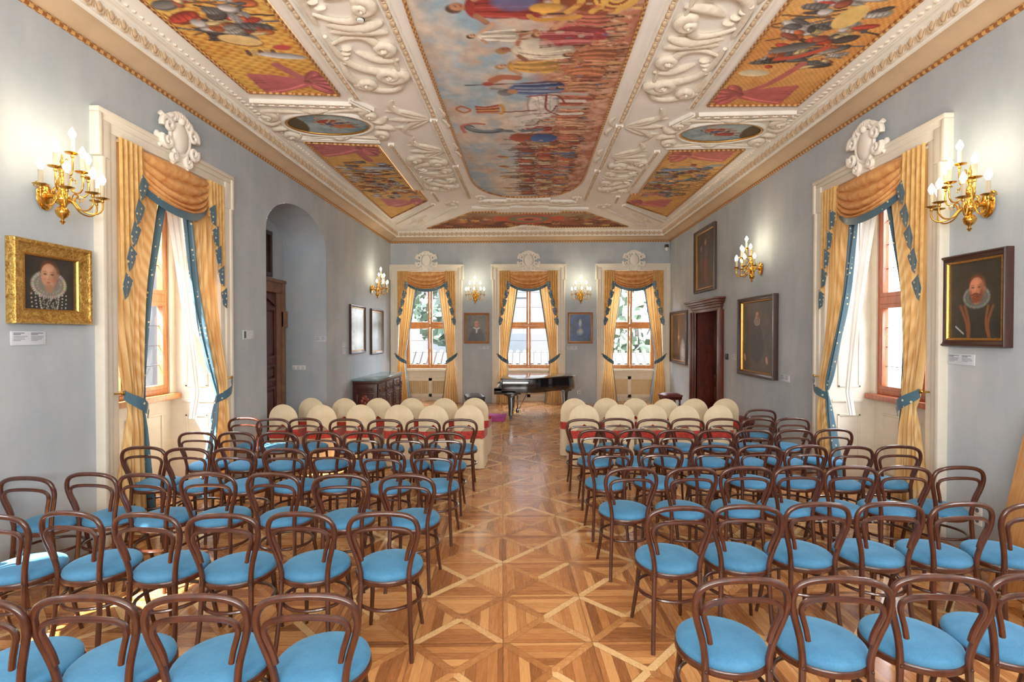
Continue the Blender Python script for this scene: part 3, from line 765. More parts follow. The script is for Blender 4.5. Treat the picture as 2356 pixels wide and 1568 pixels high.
# ------------------------------------------------------------------ pictures
def picture(w, u0, u1, z0, z1, label, paint, fw=.07, dep=.055, mat='darkframe', slip=.018, tilt=0.0, step=.008):
    W = u1-u0; H = z1-z0
    t = on_wall('framed_painting', w, (u0+u1)/2, z0); tag(t, label, 'painting')
    def rim(x, z, prof, mt, nm):
        m = MB(); n = len(prof); vs = []
        for sx, sz in ((-1,-1),(1,-1),(1,1),(-1,1)):
            for o, y in prof: vs.append((sx*(x-o), y, H/2+sz*(z-o)))
        fs = []
        for k in range(4):
            for i in range(n-1): a = k*n+i; b = ((k+1) % 4)*n+i; fs.append((a, b, b+1, a+1))
        m.add(vs, fs); return m.build(nm, M[mt], t, smooth=35)
    rim(W/2, H/2, [(0,0),(0,-dep*.8),(.008,-dep),(fw*.3,-dep),(fw*.42,-dep*.82),(fw*.75,-dep*.7),(fw*.9,-dep*.55),(fw,-dep*.5),(fw,-.012)], mat, 'frame')
    x = W/2-fw; z = H/2-fw
    rim(x+.001, z+.001, [(0,-dep*.52),(slip*.5,-dep*.56),(slip,-dep*.4),(slip,-.010)], 'gilt2', 'inner_slip')
    x -= slip*.8; z -= slip*.8
    cv = Canvas(-x, x, -z, z, step); paint(cv, x, z)
    cv.mesh('canvas', lambda a, b: (a, -.016, H/2+b), M['paint'], t)
    return t
def portrait(bg=(42,36,32), cloth=(34,34,36), skin=(206,152,120), hair=(110,62,38), ruff=(178,172,156), hx=0, hy=.25, hr=.2, beard=None, chain=None, ruffr=0, collar=None, hands=None, seed=1, lace=None):
    def f(cv, X, Z):
        q = random.Random(seed); B = L3(bg); k = min(X, Z)
        cv.fill(lambda x, y: [c*(1+.5*nz(x/X, y/X, 1.6, seed)) for c in B])
        C = L3(cloth); cx, cy, r = hx*X, hy*Z, hr*k
        cv.ell(cx, cy-3.6*r, 2.5*r, 2.6*r, 0, C, .3, 1, .3); cv.ell(cx, cy-5.5*r, 3.0*r, 3.4*r, 0, [c*.9 for c in C], .3)
        for i in range(40): cv.ell(cx+q.uniform(-2.2,2.2)*r, cy-q.uniform(2,6)*r, q.uniform(.1,.3)*r, q.uniform(.3,.9)*r, q.uniform(-.4,.4), [c*q.uniform(.7,2.2) for c in C], 1, .35)
        if ruffr:
            R3 = L3(ruff)
            cv.ell(cx, cy-.75*r, ruffr*r, ruffr*.72*r, 0, [c*.30 for c in R3], .3)
            for i in range(46):
                a = 2*PI*i/46; cv.ell(cx+ruffr*.86*r*math.cos(a), cy-.75*r+ruffr*.62*r*math.sin(a), .19*r, .075*r, a, [c*q.uniform(.5,1.1) for c in R3], .9, .9)
                if i % 2: cv.ell(cx+ruffr*.62*r*math.cos(a), cy-.75*r+ruffr*.44*r*math.sin(a), .12*r, .10*r, a, [c*q.uniform(.35,.6) for c in R3], .7, .8)
        if lace:
            for i in range(3):
                rr_ = (1.1+.45*i)*r
                for j in range(34):
                    a = PI+PI*j/33; cv.ell(cx+rr_*math.cos(a)*.8, cy-1.6*r+rr_*1.9*math.sin(a)*1.0, .075*r, .075*r, 0, L3(lace), .4, .9)
            for i in range(90): cv.ell(cx+q.uniform(-.8,.8)*r, cy-q.uniform(1.9,3.6)*r, .1*r, .05*r, q.uniform(0,3), L3(lace), .8, .5)
        Hc = L3(hair); Sk = L3(skin)
        mul = lambda c, k: [v*k for v in c]
        cv.ell(cx+.02*r, cy-1.0*r, .5*r, .5*r, 0, mul(Sk, .55), .6)
        cv.ell(cx+.06*r, cy+.30*r, .98*r, 1.12*r, 0, mul(Hc, .8), .5); cv.ell(cx-.15*r, cy+.75*r, .7*r, .6*r, 0, Hc, 1, .8)
        cv.ell(cx+.82*r, cy-.02*r, .13*r, .24*r, 0, mul(Sk, .7), .5)
        cv.ell(cx, cy, .80*r, 1.10*r, 0, mul(Sk, .78), .22)
        cv.ell(cx-.12*r, cy+.45*r, .62*r, .55*r, 0, mul(Sk, 1.12), 1, .8); cv.ell(cx-.32*r, cy-.15*r, .36*r, .45*r, 0, mul(Sk, 1.05), 1, .8)
        cv.ell(cx+.62*r, cy+.0*r, .42*r, 1.0*r, 0, mul(Sk, .38), 1, .8); cv.ell(cx, cy-.95*r, .55*r, .30*r, 0, mul(Sk, .45), 1, .7)
        for sx in (-.42, .36): cv.ell(cx+sx*r, cy-.32*r, .28*r, .24*r, 0, L3((196,96,74)), 1, .45)
        for sx in (-.36, .28):
            cv.ell(cx+sx*r, cy+.13*r, .25*r, .15*r, 0, mul(Sk, .42), 1, .7); cv.ell(cx+sx*r, cy+.10*r, .14*r, .055*r, 0, L3((150,124,108)), .8, .8); cv.ell(cx+sx*r, cy+.105*r, .062*r, .062*r, 0, L3((34,24,20)), .6)
            cv.stroke([(cx+(sx-.15)*r, cy+.13*r), (cx+sx*r, cy+.17*r), (cx+(sx+.15)*r, cy+.12*r)], .022*r, L3((70,42,30)), .8)
            cv.stroke([(cx+(sx-.2)*r, cy+.30*r), (cx+sx*r, cy+.36*r), (cx+(sx+.2)*r, cy+.29*r)], .035*r, mul(Hc, .7), .55)
        cv.stroke([(cx-.02*r, cy+.15*r), (cx-.02*r, cy-.1*r), (cx+.02*r, cy-.26*r)], .05*r, mul(Sk, .6), .5); cv.ell(cx-.07*r, cy-.02*r, .06*r, .3*r, 0, mul(Sk, 1.25), 1, .7)
        cv.ell(cx-.06*r, cy-.31*r, .16*r, .06*r, 0, mul(Sk, .4), 1, .7)
        cv.ell(cx-.06*r, cy-.555*r, .22*r, .05*r, 0, L3((120,46,40)), .8, .9); cv.ell(cx-.06*r, cy-.60*r, .17*r, .05*r, 0, L3((176,84,70)), 1, .8); cv.ell(cx-.06*r, cy-.69*r, .2*r, .04*r, 0, mul(Sk, .5), 1, .6)
        if beard:
            Bc = L3(beard); cv.ell(cx, cy-.84*r, .60*r, .46*r, 0, mul(Bc, .8), .7); cv.ell(cx-.12*r, cy-.95*r, .32*r, .34*r, 0, mul(Bc, 1.5), 1, .7); cv.ell(cx+.52*r, cy-.45*r, .22*r, .5*r, 0, mul(Bc, .7), 1, .8); cv.ell(cx-.60*r, cy-.45*r, .16*r, .5*r, 0, mul(Bc, .9), 1, .7); cv.stroke([(cx-.5*r, cy-.56*r), (cx-.06*r, cy-.42*r), (cx+.45*r, cy-.58*r)], .085*r, mul(Bc, .7), .9); cv.ell(cx-.06*r, cy-.62*r, .15*r, .045*r, 0, L3((150,70,56)), .7)
            for i in range(60): bx = q.uniform(-.5,.5)*r; by = q.uniform(-1.2,-.6)*r; cv.stroke([(cx+bx, cy+by), (cx+bx*1.05, cy+by-.1*r)], .02*r, mul(Bc, q.uniform(.5,2)), .5)
        if collar:
            cv.stroke([(cx-.9*r, cy-1.1*r), (cx, cy-1.55*r), (cx+.9*r, cy-1.1*r)], .24*r, L3(collar)); cv.ell(cx-.05*r, cy-2.2*r, .35*r, .8*r, 0, L3(collar), .5, .9)
        if chain:
            for off in (0, .5):
                cv.stroke([(cx-(1.7-off)*r, cy-1.5*r), (cx-(1.0-off*.5)*r, cy-3.2*r), (cx-(.8)*r, cy-5*r)], .17*r, L3(chain), .75)
                cv.stroke([(cx+(1.7-off)*r, cy-1.6*r), (cx+(1.2-off*.4)*r, cy-3.2*r), (cx+1.5*r, cy-5*r)], .15*r, L3(chain), .75)
            cv.stroke([(cx-2.2*r, cy-3.4*r), (cx-1.3*r, cy-4.1*r)], .07*r, L3((190,190,186)), .9)
        if hands:
            for px, pz in hands: cv.ell(px*X, pz*Z, .5*r, .85*r, .3, Sk, .5)
    return f
def blot(bg, spots, seed=3):
    def f(cv, X, Z):
        q = random.Random(seed); B = L3(bg)
        cv.fill(lambda x, y: [c*(1+.9*nz(x/X, y/X, 2.2, seed)) for c in B])
        for (x, y, rx, ry, c, al) in spots: cv.ell(x*X, y*Z, rx*X, ry*Z, 0, L3(c), 1, al)
        for i in range(60): cv.ell(q.uniform(-1,1)*X, q.uniform(-1,1)*Z, q.uniform(.02,.08)*X, q.uniform(.02,.08)*X, 0, [c*q.uniform(.4,2.4) for c in B], 1, .5)
    return f
s_ = lambda *a: [x*S for x in a]
picture('L', *s_(3.45,4.10), zz(1.955), zz(2.57), 'gilt framed portrait of a lady in a white ruff on left wall', portrait(ruffr=1.75, hr=.45, hy=.30, hx=-.05, lace=(196,190,170), ruff=(206,200,184), hair=(104,54,30), seed=2), fw=.10, dep=.07, mat='gilt', step=.005)
picture('R', *s_(4.0,4.64), zz(1.775), zz(2.545), 'dark framed portrait of a bearded man in a ruff on right wall', portrait(bg=(48,40,30), cloth=(40,38,32), ruffr=1.5, ruff=(150,156,146), hr=.36, hy=.28, hx=.05, beard=(120,56,30), hair=(120,60,30), skin=(220,140,100), chain=(128,74,40), seed=4), fw=.058, dep=.07, step=.005)
picture('L', *s_(10.27,11.22), zz(1.47), zz(2.49), 'dark framed glazed picture left of its pair on left wall', blot((120,136,124), [(0,.3,.9,.7,(170,190,176),.8),(.1,-.5,.8,.5,(220,226,220),.8),(-.2,.1,.3,.6,(120,110,90),.4)]), fw=.06, dep=.05)
picture('L', *s_(11.64,12.60), zz(1.41), zz(2.47), 'dark framed greenish picture nearer the back corner on left wall', blot((58,76,66), [(0,.1,.35,.6,(120,150,136),.6),(0,-.6,.6,.3,(70,60,44),.5),(0,.55,.2,.18,(170,150,126),.5)], 5), fw=.06, dep=.05)
picture('B', *s_(-1.71,-1.04), zz(1.63), zz(2.44), 'amber framed portrait of a man with white collar on back wall', portrait(bg=(92,84,70), cloth=(44,38,36), hr=.30, hy=.30, collar=(206,202,190), hair=(140,118,96), skin=(206,132,104), seed=6), fw=.055, dep=.04, mat='amberframe', slip=.01)
picture('B', *s_(1.01,1.67), zz(1.63), zz(2.45), 'gilt edged blue abstract looking painting on back wall', blot((18,64,124), [(0,.35,.18,.35,(190,214,226),.7),(0,-.3,.4,.28,(170,190,206),.6),(.05,-.2,.2,.25,(206,176,160),.6),(-.6,0,.3,.8,(16,44,84),.8),(.7,.3,.3,.6,(20,60,110),.7)], 7), fw=.045, dep=.04, mat='amberframe', slip=.014)
picture('R', *s_(11.95,13.28), zz(1.165), zz(2.435), 'dark framed brown picture left of the door on right wall', blot((74,44,24), [(.0,.1,.10,.7,(196,140,90),.7),(0,.0,.15,.12,(230,206,160),.8),(.55,-.6,.4,.6,(222,220,214),.85),(-.2,-.5,.3,.4,(120,80,44),.6)], 8), fw=.07, dep=.06)
picture('R', *s_(10.15,11.36), zz(2.755), zz(4.08), 'dark framed painting of red clad figures hung high above the door', blot((56,36,24), [(.0,.62,.14,.14,(206,150,112),.9),(.05,-.2,.22,.75,(150,46,34),.8),(-.5,.45,.14,.14,(190,140,106),.8),(-.5,.0,.22,.5,(110,70,50),.7),(.1,.3,.28,.28,(90,74,62),.8)], 9), fw=.075, dep=.07)
picture('R', *s_(7.65,8.95), zz(1.195), zz(2.48), 'tall dark portrait with white collar, right of the door on right wall', portrait(bg=(76,68,58), cloth=(52,50,50), hr=.15, hy=.56, hx=-.05, collar=None, ruffr=1.3, ruff=(196,190,176), beard=(150,120,96), hands=[(-.85,-.62),(.55,-.66)], seed=10), fw=.075, dep=.09)

def card(w, u0, u1, z0, z1, label, cat='label', stripe=False, text=True, y=None):
    t = on_wall('wall_label', w, (u0+u1)/2, z0) if y is None else empty('wall_label', ((u0+u1)/2, y, z0))
    tag(t, label, cat); W = u1-u0; H = z1-z0
    MB().box(-W/2, W/2, -.008, 0, 0, H).build('card', M['card'], t, bevel=.001)
    if text:
        m = MB(); q = random.Random(int(u0*1000))
        for cx in (-.46, .04):
            x0 = cx*W
            for k in range(6):
                z = H*(.84-.10*k) - (.03*H if k > 1 else 0); ln = W*.40*(q.uniform(.75,1) if k not in (1,5) else .5)
                m.box(x0+.02*W, x0+.02*W+ln, -.0095, -.008, z, z+H*(.05 if k < 2 else .03))
        m.build('print', M['ink'], t, smooth=0)
    if stripe: MB().box(-W*.40, -W*.22, -.0095, -.007, H*.14, H*.88).build('stripe', M['green'], t, smooth=0)
card('L', *s_(3.48,3.74), zz(1.80), zz(1.90), 'white text label under the gilt framed lady portrait'); card('R', *s_(4.33,4.60), zz(1.62), zz(1.71), 'white text label under the bearded man portrait')
card('L', *s_(6.40,6.66), zz(1.81), zz(1.93), 'white card with dark green stripe between window and niche', 'sign', True, False)
card('L', *s_(9.86,10.04), zz(1.615), zz(1.72), 'upper small white label left of the two dark pictures'); card('L', *s_(9.86,10.04), zz(1.485), zz(1.59), 'lower small white label left of the two dark pictures')
card('B', *s_(-1.29,-1.06), zz(1.485), zz(1.57), 'white label under the white collared man portrait'); card('B', *s_(1.0,1.26), zz(1.475), zz(1.56), 'white label under the blue painting')
card('R', *s_(9.10,9.37), zz(1.42), zz(1.52), 'white label right of the brown door'); card('R', *s_(7.32,7.56), zz(1.205), zz(1.295), 'white label at lower right of the tall dark portrait')
card('R', *s_(11.80,11.92), zz(1.18), zz(1.38), 'narrow white label between brown picture and door')
card('B', -4.0, -3.80, 1.74, 1.83, 'pale grey label inside the niche', y=ND[1])
t = on_wall('door_reader', 'R', 9.58*S, zz(1.41)); tag(t, 'small dark grey box on wall beside the door casing', 'switch')
MB().box(-.045,.045,-.03,0,0,.11).build('housing', M['black'], t, bevel=.005); MB().box(-.03,.03,-.034,-.028,.05,.09).build('keypad', M['ink'], t)
def socket(w, u, z, label, n=1, y=None, cat='socket', vert=False):
    t = on_wall('wall_socket', w, u, z) if y is None else empty('wall_socket', (u, y, z)); tag(t, label, cat)
    for k in range(n):
        ox = 0 if vert else (k-(n-1)/2)*.085; oz = k*.085 if vert else 0
        MB().box(ox-.041, ox+.041, -.012, 0, oz, oz+.082).build('plate', M['plastic'], t, bevel=.004)
        if cat == 'socket':
            m = MB(); m.lathe([(.0,0),(.019,0),(.019,.002),(.016,.002),(.016,-.006),(0,-.006)], 14, M=Matrix.Translation((ox,-.0125,oz+.041)) @ Matrix.Rotation(PI/2, 4, 'X')); m.build('outlet', M['ink'], t)
        else: MB().box(ox-.026, ox+.026, -.016, -.010, oz+.014, oz+.068).build('rocker', M['card'], t, bevel=.003)
socket('B', -4.32, 1.21, 'white triple light switch inside the niche', 3, y=ND[1], cat='switch')
socket('B', 1.31*S, .26, 'white socket low on back wall right of the piano')
socket('R', 4.28*S, .27, 'white double socket low on right wall behind the chairs', 2, vert=True)
t = empty('motion_sensor', (XR-.10, D-.0, zz(4.10))); tag(t, 'small black and white sensor in the back right corner', 'sensor')
MB().box(-.045,.045,-.11,0,.02,.10).build('bracket', M['black'], t, bevel=.008); MB().lathe([(0,-.07),(.03,-.068),(.045,-.04),(.045,.02),(0,.02)], 12, (0,-.06,0)).build('sensor_head', M['plastic'], t)
for (x, y), lb in (((-1.41,4.28), 'round white smoke detector among scrolls on near left of ceiling'), ((1.31,9.1), 'round white smoke detector among scrolls on far right of ceiling')):
    t = empty('smoke_detector', CP(x, y)); tag(t, lb, 'smoke detector')
    MB().lathe([(.0,-.062),(.026,-.060),(.030,-.050),(.030,-.040),(.048,-.036),(.052,-.014),(.052,0),(0,0)], 20).build('housing', M['plastic'], t)
    m = MB()
    for k in range(12): a = 2*PI*k/12; m.ell((.034*math.cos(a), .034*math.sin(a), -.042), .006, .006, .008, 6, 4)
    m.build('vents', M['black'], t)

# ------------------------------------------------------------------ doors
d1 = tag(on_wall('door_1', 'R', (DR[0]+DR[1])/2, 0), kind='structure'); hw = (DR[1]-DR[0])/2; zt = zz(2.33)
m = MB(); dp = .42
m.box(-hw-.03, -hw, -.02, dp, 0, zt); m.box(hw, hw+.03, -.02, dp, 0, zt); m.box(-hw-.03, hw+.03, -.02, dp, zt, zt+.04); m.build('door_lining', M['door'], d1)
m = MB()
for sx in (-1, 1):
    for x0, x1, y in ((0,.10,-.04),(.10,.20,-.065),(.20,.27,-.09)):
        a, b = sorted((sx*(hw+x0), sx*(hw+x1))); m.box(a, b, y, .01, 0, zt+.02)
for z0, z1, y, e in ((.0,.07,-.05,.20),(.07,.13,-.08,.24),(.13,.17,-.12,.29),(.17,.22,-.16,.33),(.22,.26,-.19,.36)): m.box(-hw-e, hw+e, y, .01, zt+z0, zt+z1)
m.build('door_casing', M['door'], d1, bevel=.006)
for sx in (-1, 1):
    x0, x1 = (-hw, -.004) if sx < 0 else (.004, hw); m = MB(); m.box(x0, x1, dp-.04, dp, 0.01, zt)
    for z0, z1 in ((.12,.72),(.82,1.02),(1.12,2.2)):
        frame_rect(m, x0+.08, x1-.08, z0, z1, .03, dp-.06, dp-.03); m.box(x0+.15, x1-.15, dp-.055, dp-.03, z0+.07, z1-.07)
    lf = m.build('door_leaf', M['door'], d1, bevel=.004)
    if sx > 0: MB().tube([(.06,dp-.04,1.05),(.06,dp-.09,1.05),(.17,dp-.09,1.05)], .011, 8).build('door_handle', M['brass'], lf)
# door deep in the niche
d2 = tag(empty('door_2', (XL-.80, (ND[0]+ND[1])/2+.15, 0), PI/2), kind='structure'); hw2 = .58; zt2 = 2.62
m = MB()
for sx in (-1, 1):
    a, b = sorted((sx*hw2, sx*(hw2+.22))); m.box(a, b, -.06, .02, 0, zt2+.2)
    a, b = sorted((sx*(hw2+.14), sx*(hw2+.22))); m.box(a, b, -.10, .0, 0, zt2+.23); m.box(a-.0, b+.0, -.14, -.05, 2.0, 2.3)
m.box(-hw2-.22, hw2+.22, -.08, .02, zt2, zt2+.23); m.box(-hw2-.24, hw2+.24, -.11, .02, zt2+.18, zt2+.24); m.build('stone_surround', M['stone'], d2, bevel=.012)
m = MB(); m.box(-hw2, hw2, -.03, .02, .005, zt2)
for sx in (-1, 1):
    for z0, z1 in ((.15,.95),(1.05,1.35),(1.45,2.35)):
        x0, x1 = sorted((sx*.05, sx*(hw2-.07))); frame_rect(m, x0, x1, z0, z1, .05, -.055, -.03); m.box(x0+.09, x1-.09, -.05, -.03, z0+.09, z1-.09)
m.tube(cr([(-hw2+.05,-.04,2.40),(0,-.05,2.56),(hw2-.05,-.04,2.40)],6), .022, 6); lf = m.build('door_leaf', M['door'], d2, bevel=.004)
MB().tube([(-.5,-.03,1.1),(-.5,-.08,1.1),(-.40,-.08,1.1)], .01, 8).build('door_handle', M['brass'], lf)
t = empty('framed_painting', (XL-.80, 8.2*S, zz(2.86)), PI/2); tag(t, 'dark framed picture over the door inside the niche', 'painting')
m = MB(); frame_rect(m, -.5, .5, 0, .80, .075, -.05, 0); m.build('frame', M['darkframe'], t, bevel=.008)
cv = Canvas(-.43,.43,-.33,.33,.03); blot((60,42,30), [(0,0,.6,.6,(96,70,50),.6)], 12)(cv, .43, .33); cv.mesh('canvas', lambda a, b: (a, -.012, .40+b), M['paint'], t)
# ------------------------------------------------------------------ carved chest with marble top
ch = empty('sideboard', (XL+.02, 10.88, 0)); tag(ch, 'carved dark walnut sideboard with grey marble top against left wall', 'sideboard')
CW, CL, CH = .52, 2.05, .915
m = MB(); m.box(0, CW, 0, CL, .08, CH-.05); m.box(-.0, CW+.03, -.03, CL+.03, 0, .09); m.box(0, CW+.02, -.02, CL+.02, CH-.11, CH-.045); m.build('carcass', M['chest'], ch, bevel=.008)
MB().box(-.01, CW+.06, -.06, CL+.06, CH-.045, CH).build('marble_top', M['marble'], ch, bevel=.012)
m = MB(); frame_rect(m, .07, CW-.07, .16, CH-.30, .035, -.015, 0); m.box(.08, CW-.08, -.012, .0, CH-.25, CH-.13); m.box(.05, CW-.05, -.03, 0, CH-.285, CH-.26); m.build('end_panel_moulding', M['chest'], ch, bevel=.004)
m = MB()
for k in range(9):
    a = 2*PI*k/9; m.ell((CW/2+.075*math.cos(a), -.008, .38+.13*math.sin(a)), .035, .012, .055, 8, 5)
m.ell((CW/2, -.012, .38), .04, .015, .06, 8, 6); m.ell((CW/2, -.012, .54), .05, .012, .03, 8, 5); m.box(CW/2-.05, CW/2+.05, -.01, 0, .18, .24); m.build('carved_panel', M['inlay'], ch)
for k in range(4):
    yc = .10+(CL-.20)*k/3; m = MB()
    m.box(CW, CW+.035, yc-.055, yc+.055, .10, CH-.12); m.box(CW, CW+.055, yc-.075, yc+.075, CH-.23, CH-.205); m.box(CW, CW+.055, yc-.075, yc+.075, CH-.31, CH-.29); m.box(CW, CW+.05, yc-.07, yc+.07, .10, .18)
    for z in range(5): m.ell((CW+.035, yc, .26+.075*z), .018, .03, .034, 7, 5)
    m.ell((CW+.045, yc, CH-.255), .02, .045, .025, 8, 5); m.build('pilaster', M['chest'], ch, bevel=.004)
for k in range(3):
    y0 = .175+(CL-.20)*k/3; y1 = y0+(CL-.20)/3-.15; m = MB()
    m.box(CW, CW+.016, y0, y1, .12, CH-.33)
    for (a, b, c, d) in ((y0+.06,y1-.06,.18,.20),(y0+.06,y1-.06,CH-.41,CH-.39),(y0+.06,y0+.08,.18,CH-.39),(y1-.08,y1-.06,.18,CH-.39)): m.box(CW+.01, CW+.03, a, b, c, d)
    dr = m.build('door', M['chest'], ch, bevel=.003); MB().ell((CW+.035, y0+.04, .48), .014, .014, .014, 8, 6).build('knob', M['brass'], dr)
    m = MB(); m.box(CW, CW+.018, y0, y1, CH-.29, CH-.13); dw = m.build('drawer', M['chest'], ch, bevel=.004); MB().ell((CW+.03, (y0+y1)/2, CH-.21), .014, .014, .014, 8, 6).build('knob', M['brass'], dw)

# ------------------------------------------------------------------ grand piano, keyboard to the left
pn = empty('grand_piano', (-.60, 11.14, 0)); tag(pn, 'black grand piano with closed lid before the middle back window', 'piano')
out = cr([(0,0,0),(.30,0,0),(.58,.0,0),(.78,.05,0),(.98,.20,0),(1.16,.40,0),(1.36,.56,0),(1.54,.70,0),(1.66,.90,0),(1.70,1.12,0),(1.64,1.33,0),(1.50,1.45,0),(1.2,1.48,0),(.6,1.48,0),(0,1.48,0)], 5)
poly = [(p.x, p.y) for p in out]
def grow(poly, g):
    c = Vector((.75,.75)); return [(c.x+(x-c.x)*g, c.y+(y-c.y)*g) for x, y in poly]
MB().prism(poly, .60, .895).build('case', M['piano'], pn, smooth=50, bevel=.006)
MB().prism(grow(poly, 1.02), .897, .918).build('lid', M['piano'], pn, smooth=50, bevel=.006)
m = MB(); m.box(-.16, .42, 0, 1.48, .565, .64); m.box(-.16, 0, 0, .06, .64, .70); m.box(-.16, 0, 1.42, 1.48, .64, .70)
m.prism([(-.15,.64),(-.15,.70),(-.09,.715),(-.03,.76),(0,.86),(0,.64)], 0, .055, 1); m.prism([(-.15,.64),(-.15,.70),(-.09,.715),(-.03,.76),(0,.86),(0,.64)], 1.425, 1.48, 1)
m.build('key_bed', M['piano'], pn, bevel=.004)
MB().box(-.02, .0, .06, 1.42, .68, .89).build('fallboard', M['piano'], pn, bevel=.003)
MB().box(-.145, -.02, .07, 1.41, .64, .668).build('white_keys', M['ivory'], pn)
m = MB(); k = 0
for i in range(51):
    if i % 7 in (2, 6): continue
    y = .07+1.34*(i+1)/52; m.box(-.10, -.02, y-.006, y+.006, .668, .682)
m.build('black_keys', M['piano2'], pn)
def pleg(x, y):
    m = MB(); M4 = Matrix.Translation((x, y, 0))
    m.prism([(-.17,.60),(.17,.60),(.15,.545),(.075,.52),(.06,.47),(.045,.10),(.05,.085),(-.05,.085),(-.045,.10),(-.06,.47),(-.075,.52),(-.15,.545)], -.06, .06, 1, M4)
    o = m.build('leg', M['piano'], pn, smooth=40, bevel=.006)
    c = MB(); c.box(-.03,.03,-.03,.03,.05,.09, M4); c.lathe([(.0,-.012),(.035,-.012),(.038,0),(.035,.012),(0,.012)], 14, M=M4 @ Matrix.Translation((0,0,.038)) @ Matrix.Rotation(PI/2, 4, 'X')); c.build('caster', M['piano2'], o)
pleg(.20, .12); pleg(.20, 1.36); pleg(1.46, 1.10)
ly = MB(); ly.box(.30,.37,.64,.84,.07,.15); ly.box(.32,.35,.67,.69,.15,.58); ly.box(.32,.35,.79,.81,.15,.58); ly.box(.28,.39,.62,.86,.54,.60)
lo = ly.build('pedal_lyre', M['piano'], pn, bevel=.006)
for k in range(3): MB().box(.20,.32,.665+.065*k,.69+.065*k,.055,.068).build('pedal', M['brass'], lo, bevel=.003)
m = MB(); m.tube([(.36,.70,.12),(.60,.70,.60)], .006, 6); m.tube([(.36,.78,.12),(.60,.78,.60)], .006, 6); m.build('brace_rod', M['piano2'], lo)
# rug, bench, stools, leaning board
m = MB(); m.box(-2.05,-.52,11.02,11.95,.001,.022); r_ = m.build('rug', M['magenta'], bevel=.008); tag(r_, 'magenta carpet piece on the floor at the piano keyboard', 'rug')
def bench(x, y, rz, label, sx, sy, h, top, legm, turned=True):
    t = empty('stool', (x, y, 0), rz); tag(t, label, 'stool')
    m = MB(); m.sheet(lambda u, v: (sx*(2*u-1)*(1-.06*(2*v-1)**2), sy*(2*v-1)*(1-.06*(2*u-1)**2), h-.03+.045*(1-(2*u-1)**4)*(1-(2*v-1)**4)), 14, 10); m.box(-sx, sx, -sy, sy, h-.075, h-.03)
    m.build('cushion', M[top], t, smooth=50); out_ = t
    m = MB(); frame_rect(m, -sx+.01, sx-.01, h-.14, h-.075, .02, -sy+.01, sy-.01); m.box(-sx+.01,sx-.01,-sy+.01,sy-.01,h-.13,h-.075); m.build('apron', M[legm], t, bevel=.004)
    for ax in (-1, 1):
        for ay in (-1, 1):
            p = [(.024,0),(.030,.03),(.018,.07),(.028,.12),(.016,.18),(.026,.26),(.018,.30),(.028,h-.14)] if turned else [(.016,0),(.024,.05),(.024,h-.13)]
            MB().lathe(p, 10, (ax*(sx-.05), ay*(sy-.05), 0)).build('leg', M[legm], t)
    return t
bench(-1.24, 11.62, .25, 'black padded piano bench by the back wall left of the piano', .20, .30, .49, 'leather', 'piano2').location.z = .022
bench(3.28, 12.0, .2, 'small dark red padded stool in the back right corner', .22, .17, .51, 'redleather', 'chest')
bench(3.48, 8.62, .1, 'dark red stool by right wall beside the last covered chair', .17, .20, .50, 'redleather', 'chest')
b = MB(); b.box(-.016, .016, -.25, .25, 0, 1.34); bo = b.build('leaning_board', M['oak'], bevel=.003)
bo.location = (3.462, 3.70, 0.006); bo.rotation_euler = (0, math.radians(12.5), 0); tag(bo, 'pale oak board leaning against right wall at the frame edge', 'board')

# ------------------------------------------------------------------ painted ceiling
def gframe(path, parent, r=.017, closed=True, mat='bead', nm='gilt_frame'):
    P = [CP(x, y, .012) for x, y in path]
    return MB().tube(P, r, 8, closed=closed).build(nm, M[mat], parent, smooth=60)
def fresco(label, poly, step, paint, dz=.004, cat='ceiling painting', frame='bead'):
    cx = sum(p[0] for p in poly)/len(poly); cy = sum(p[1] for p in poly)/len(poly)
    t = empty('ceiling_fresco', (0,0,0)); tag(t, label, cat)
    xs = [p[0] for p in poly]; ys = [p[1] for p in poly]
    cv = Canvas(min(xs), max(xs), min(ys), max(ys), step); paint(cv); cv.grain(.16, 9)
    cv.mesh('painted_field', lambda x, y: CP(x, y, dz), M['fresco'], t, keep=lambda x, y: inpoly(poly, x, y))
    gframe(poly, t, mat=frame)
    return t
SKIN = [(206,152,116),(190,132,98),(218,172,138),(170,110,80)]
PAL = [(170,66,52),(190,92,62),(206,128,78),(214,166,92),(222,208,182),(92,112,158),(198,130,116),(124,76,54),(150,52,44),(180,150,120),(110,120,140),(226,196,150)]
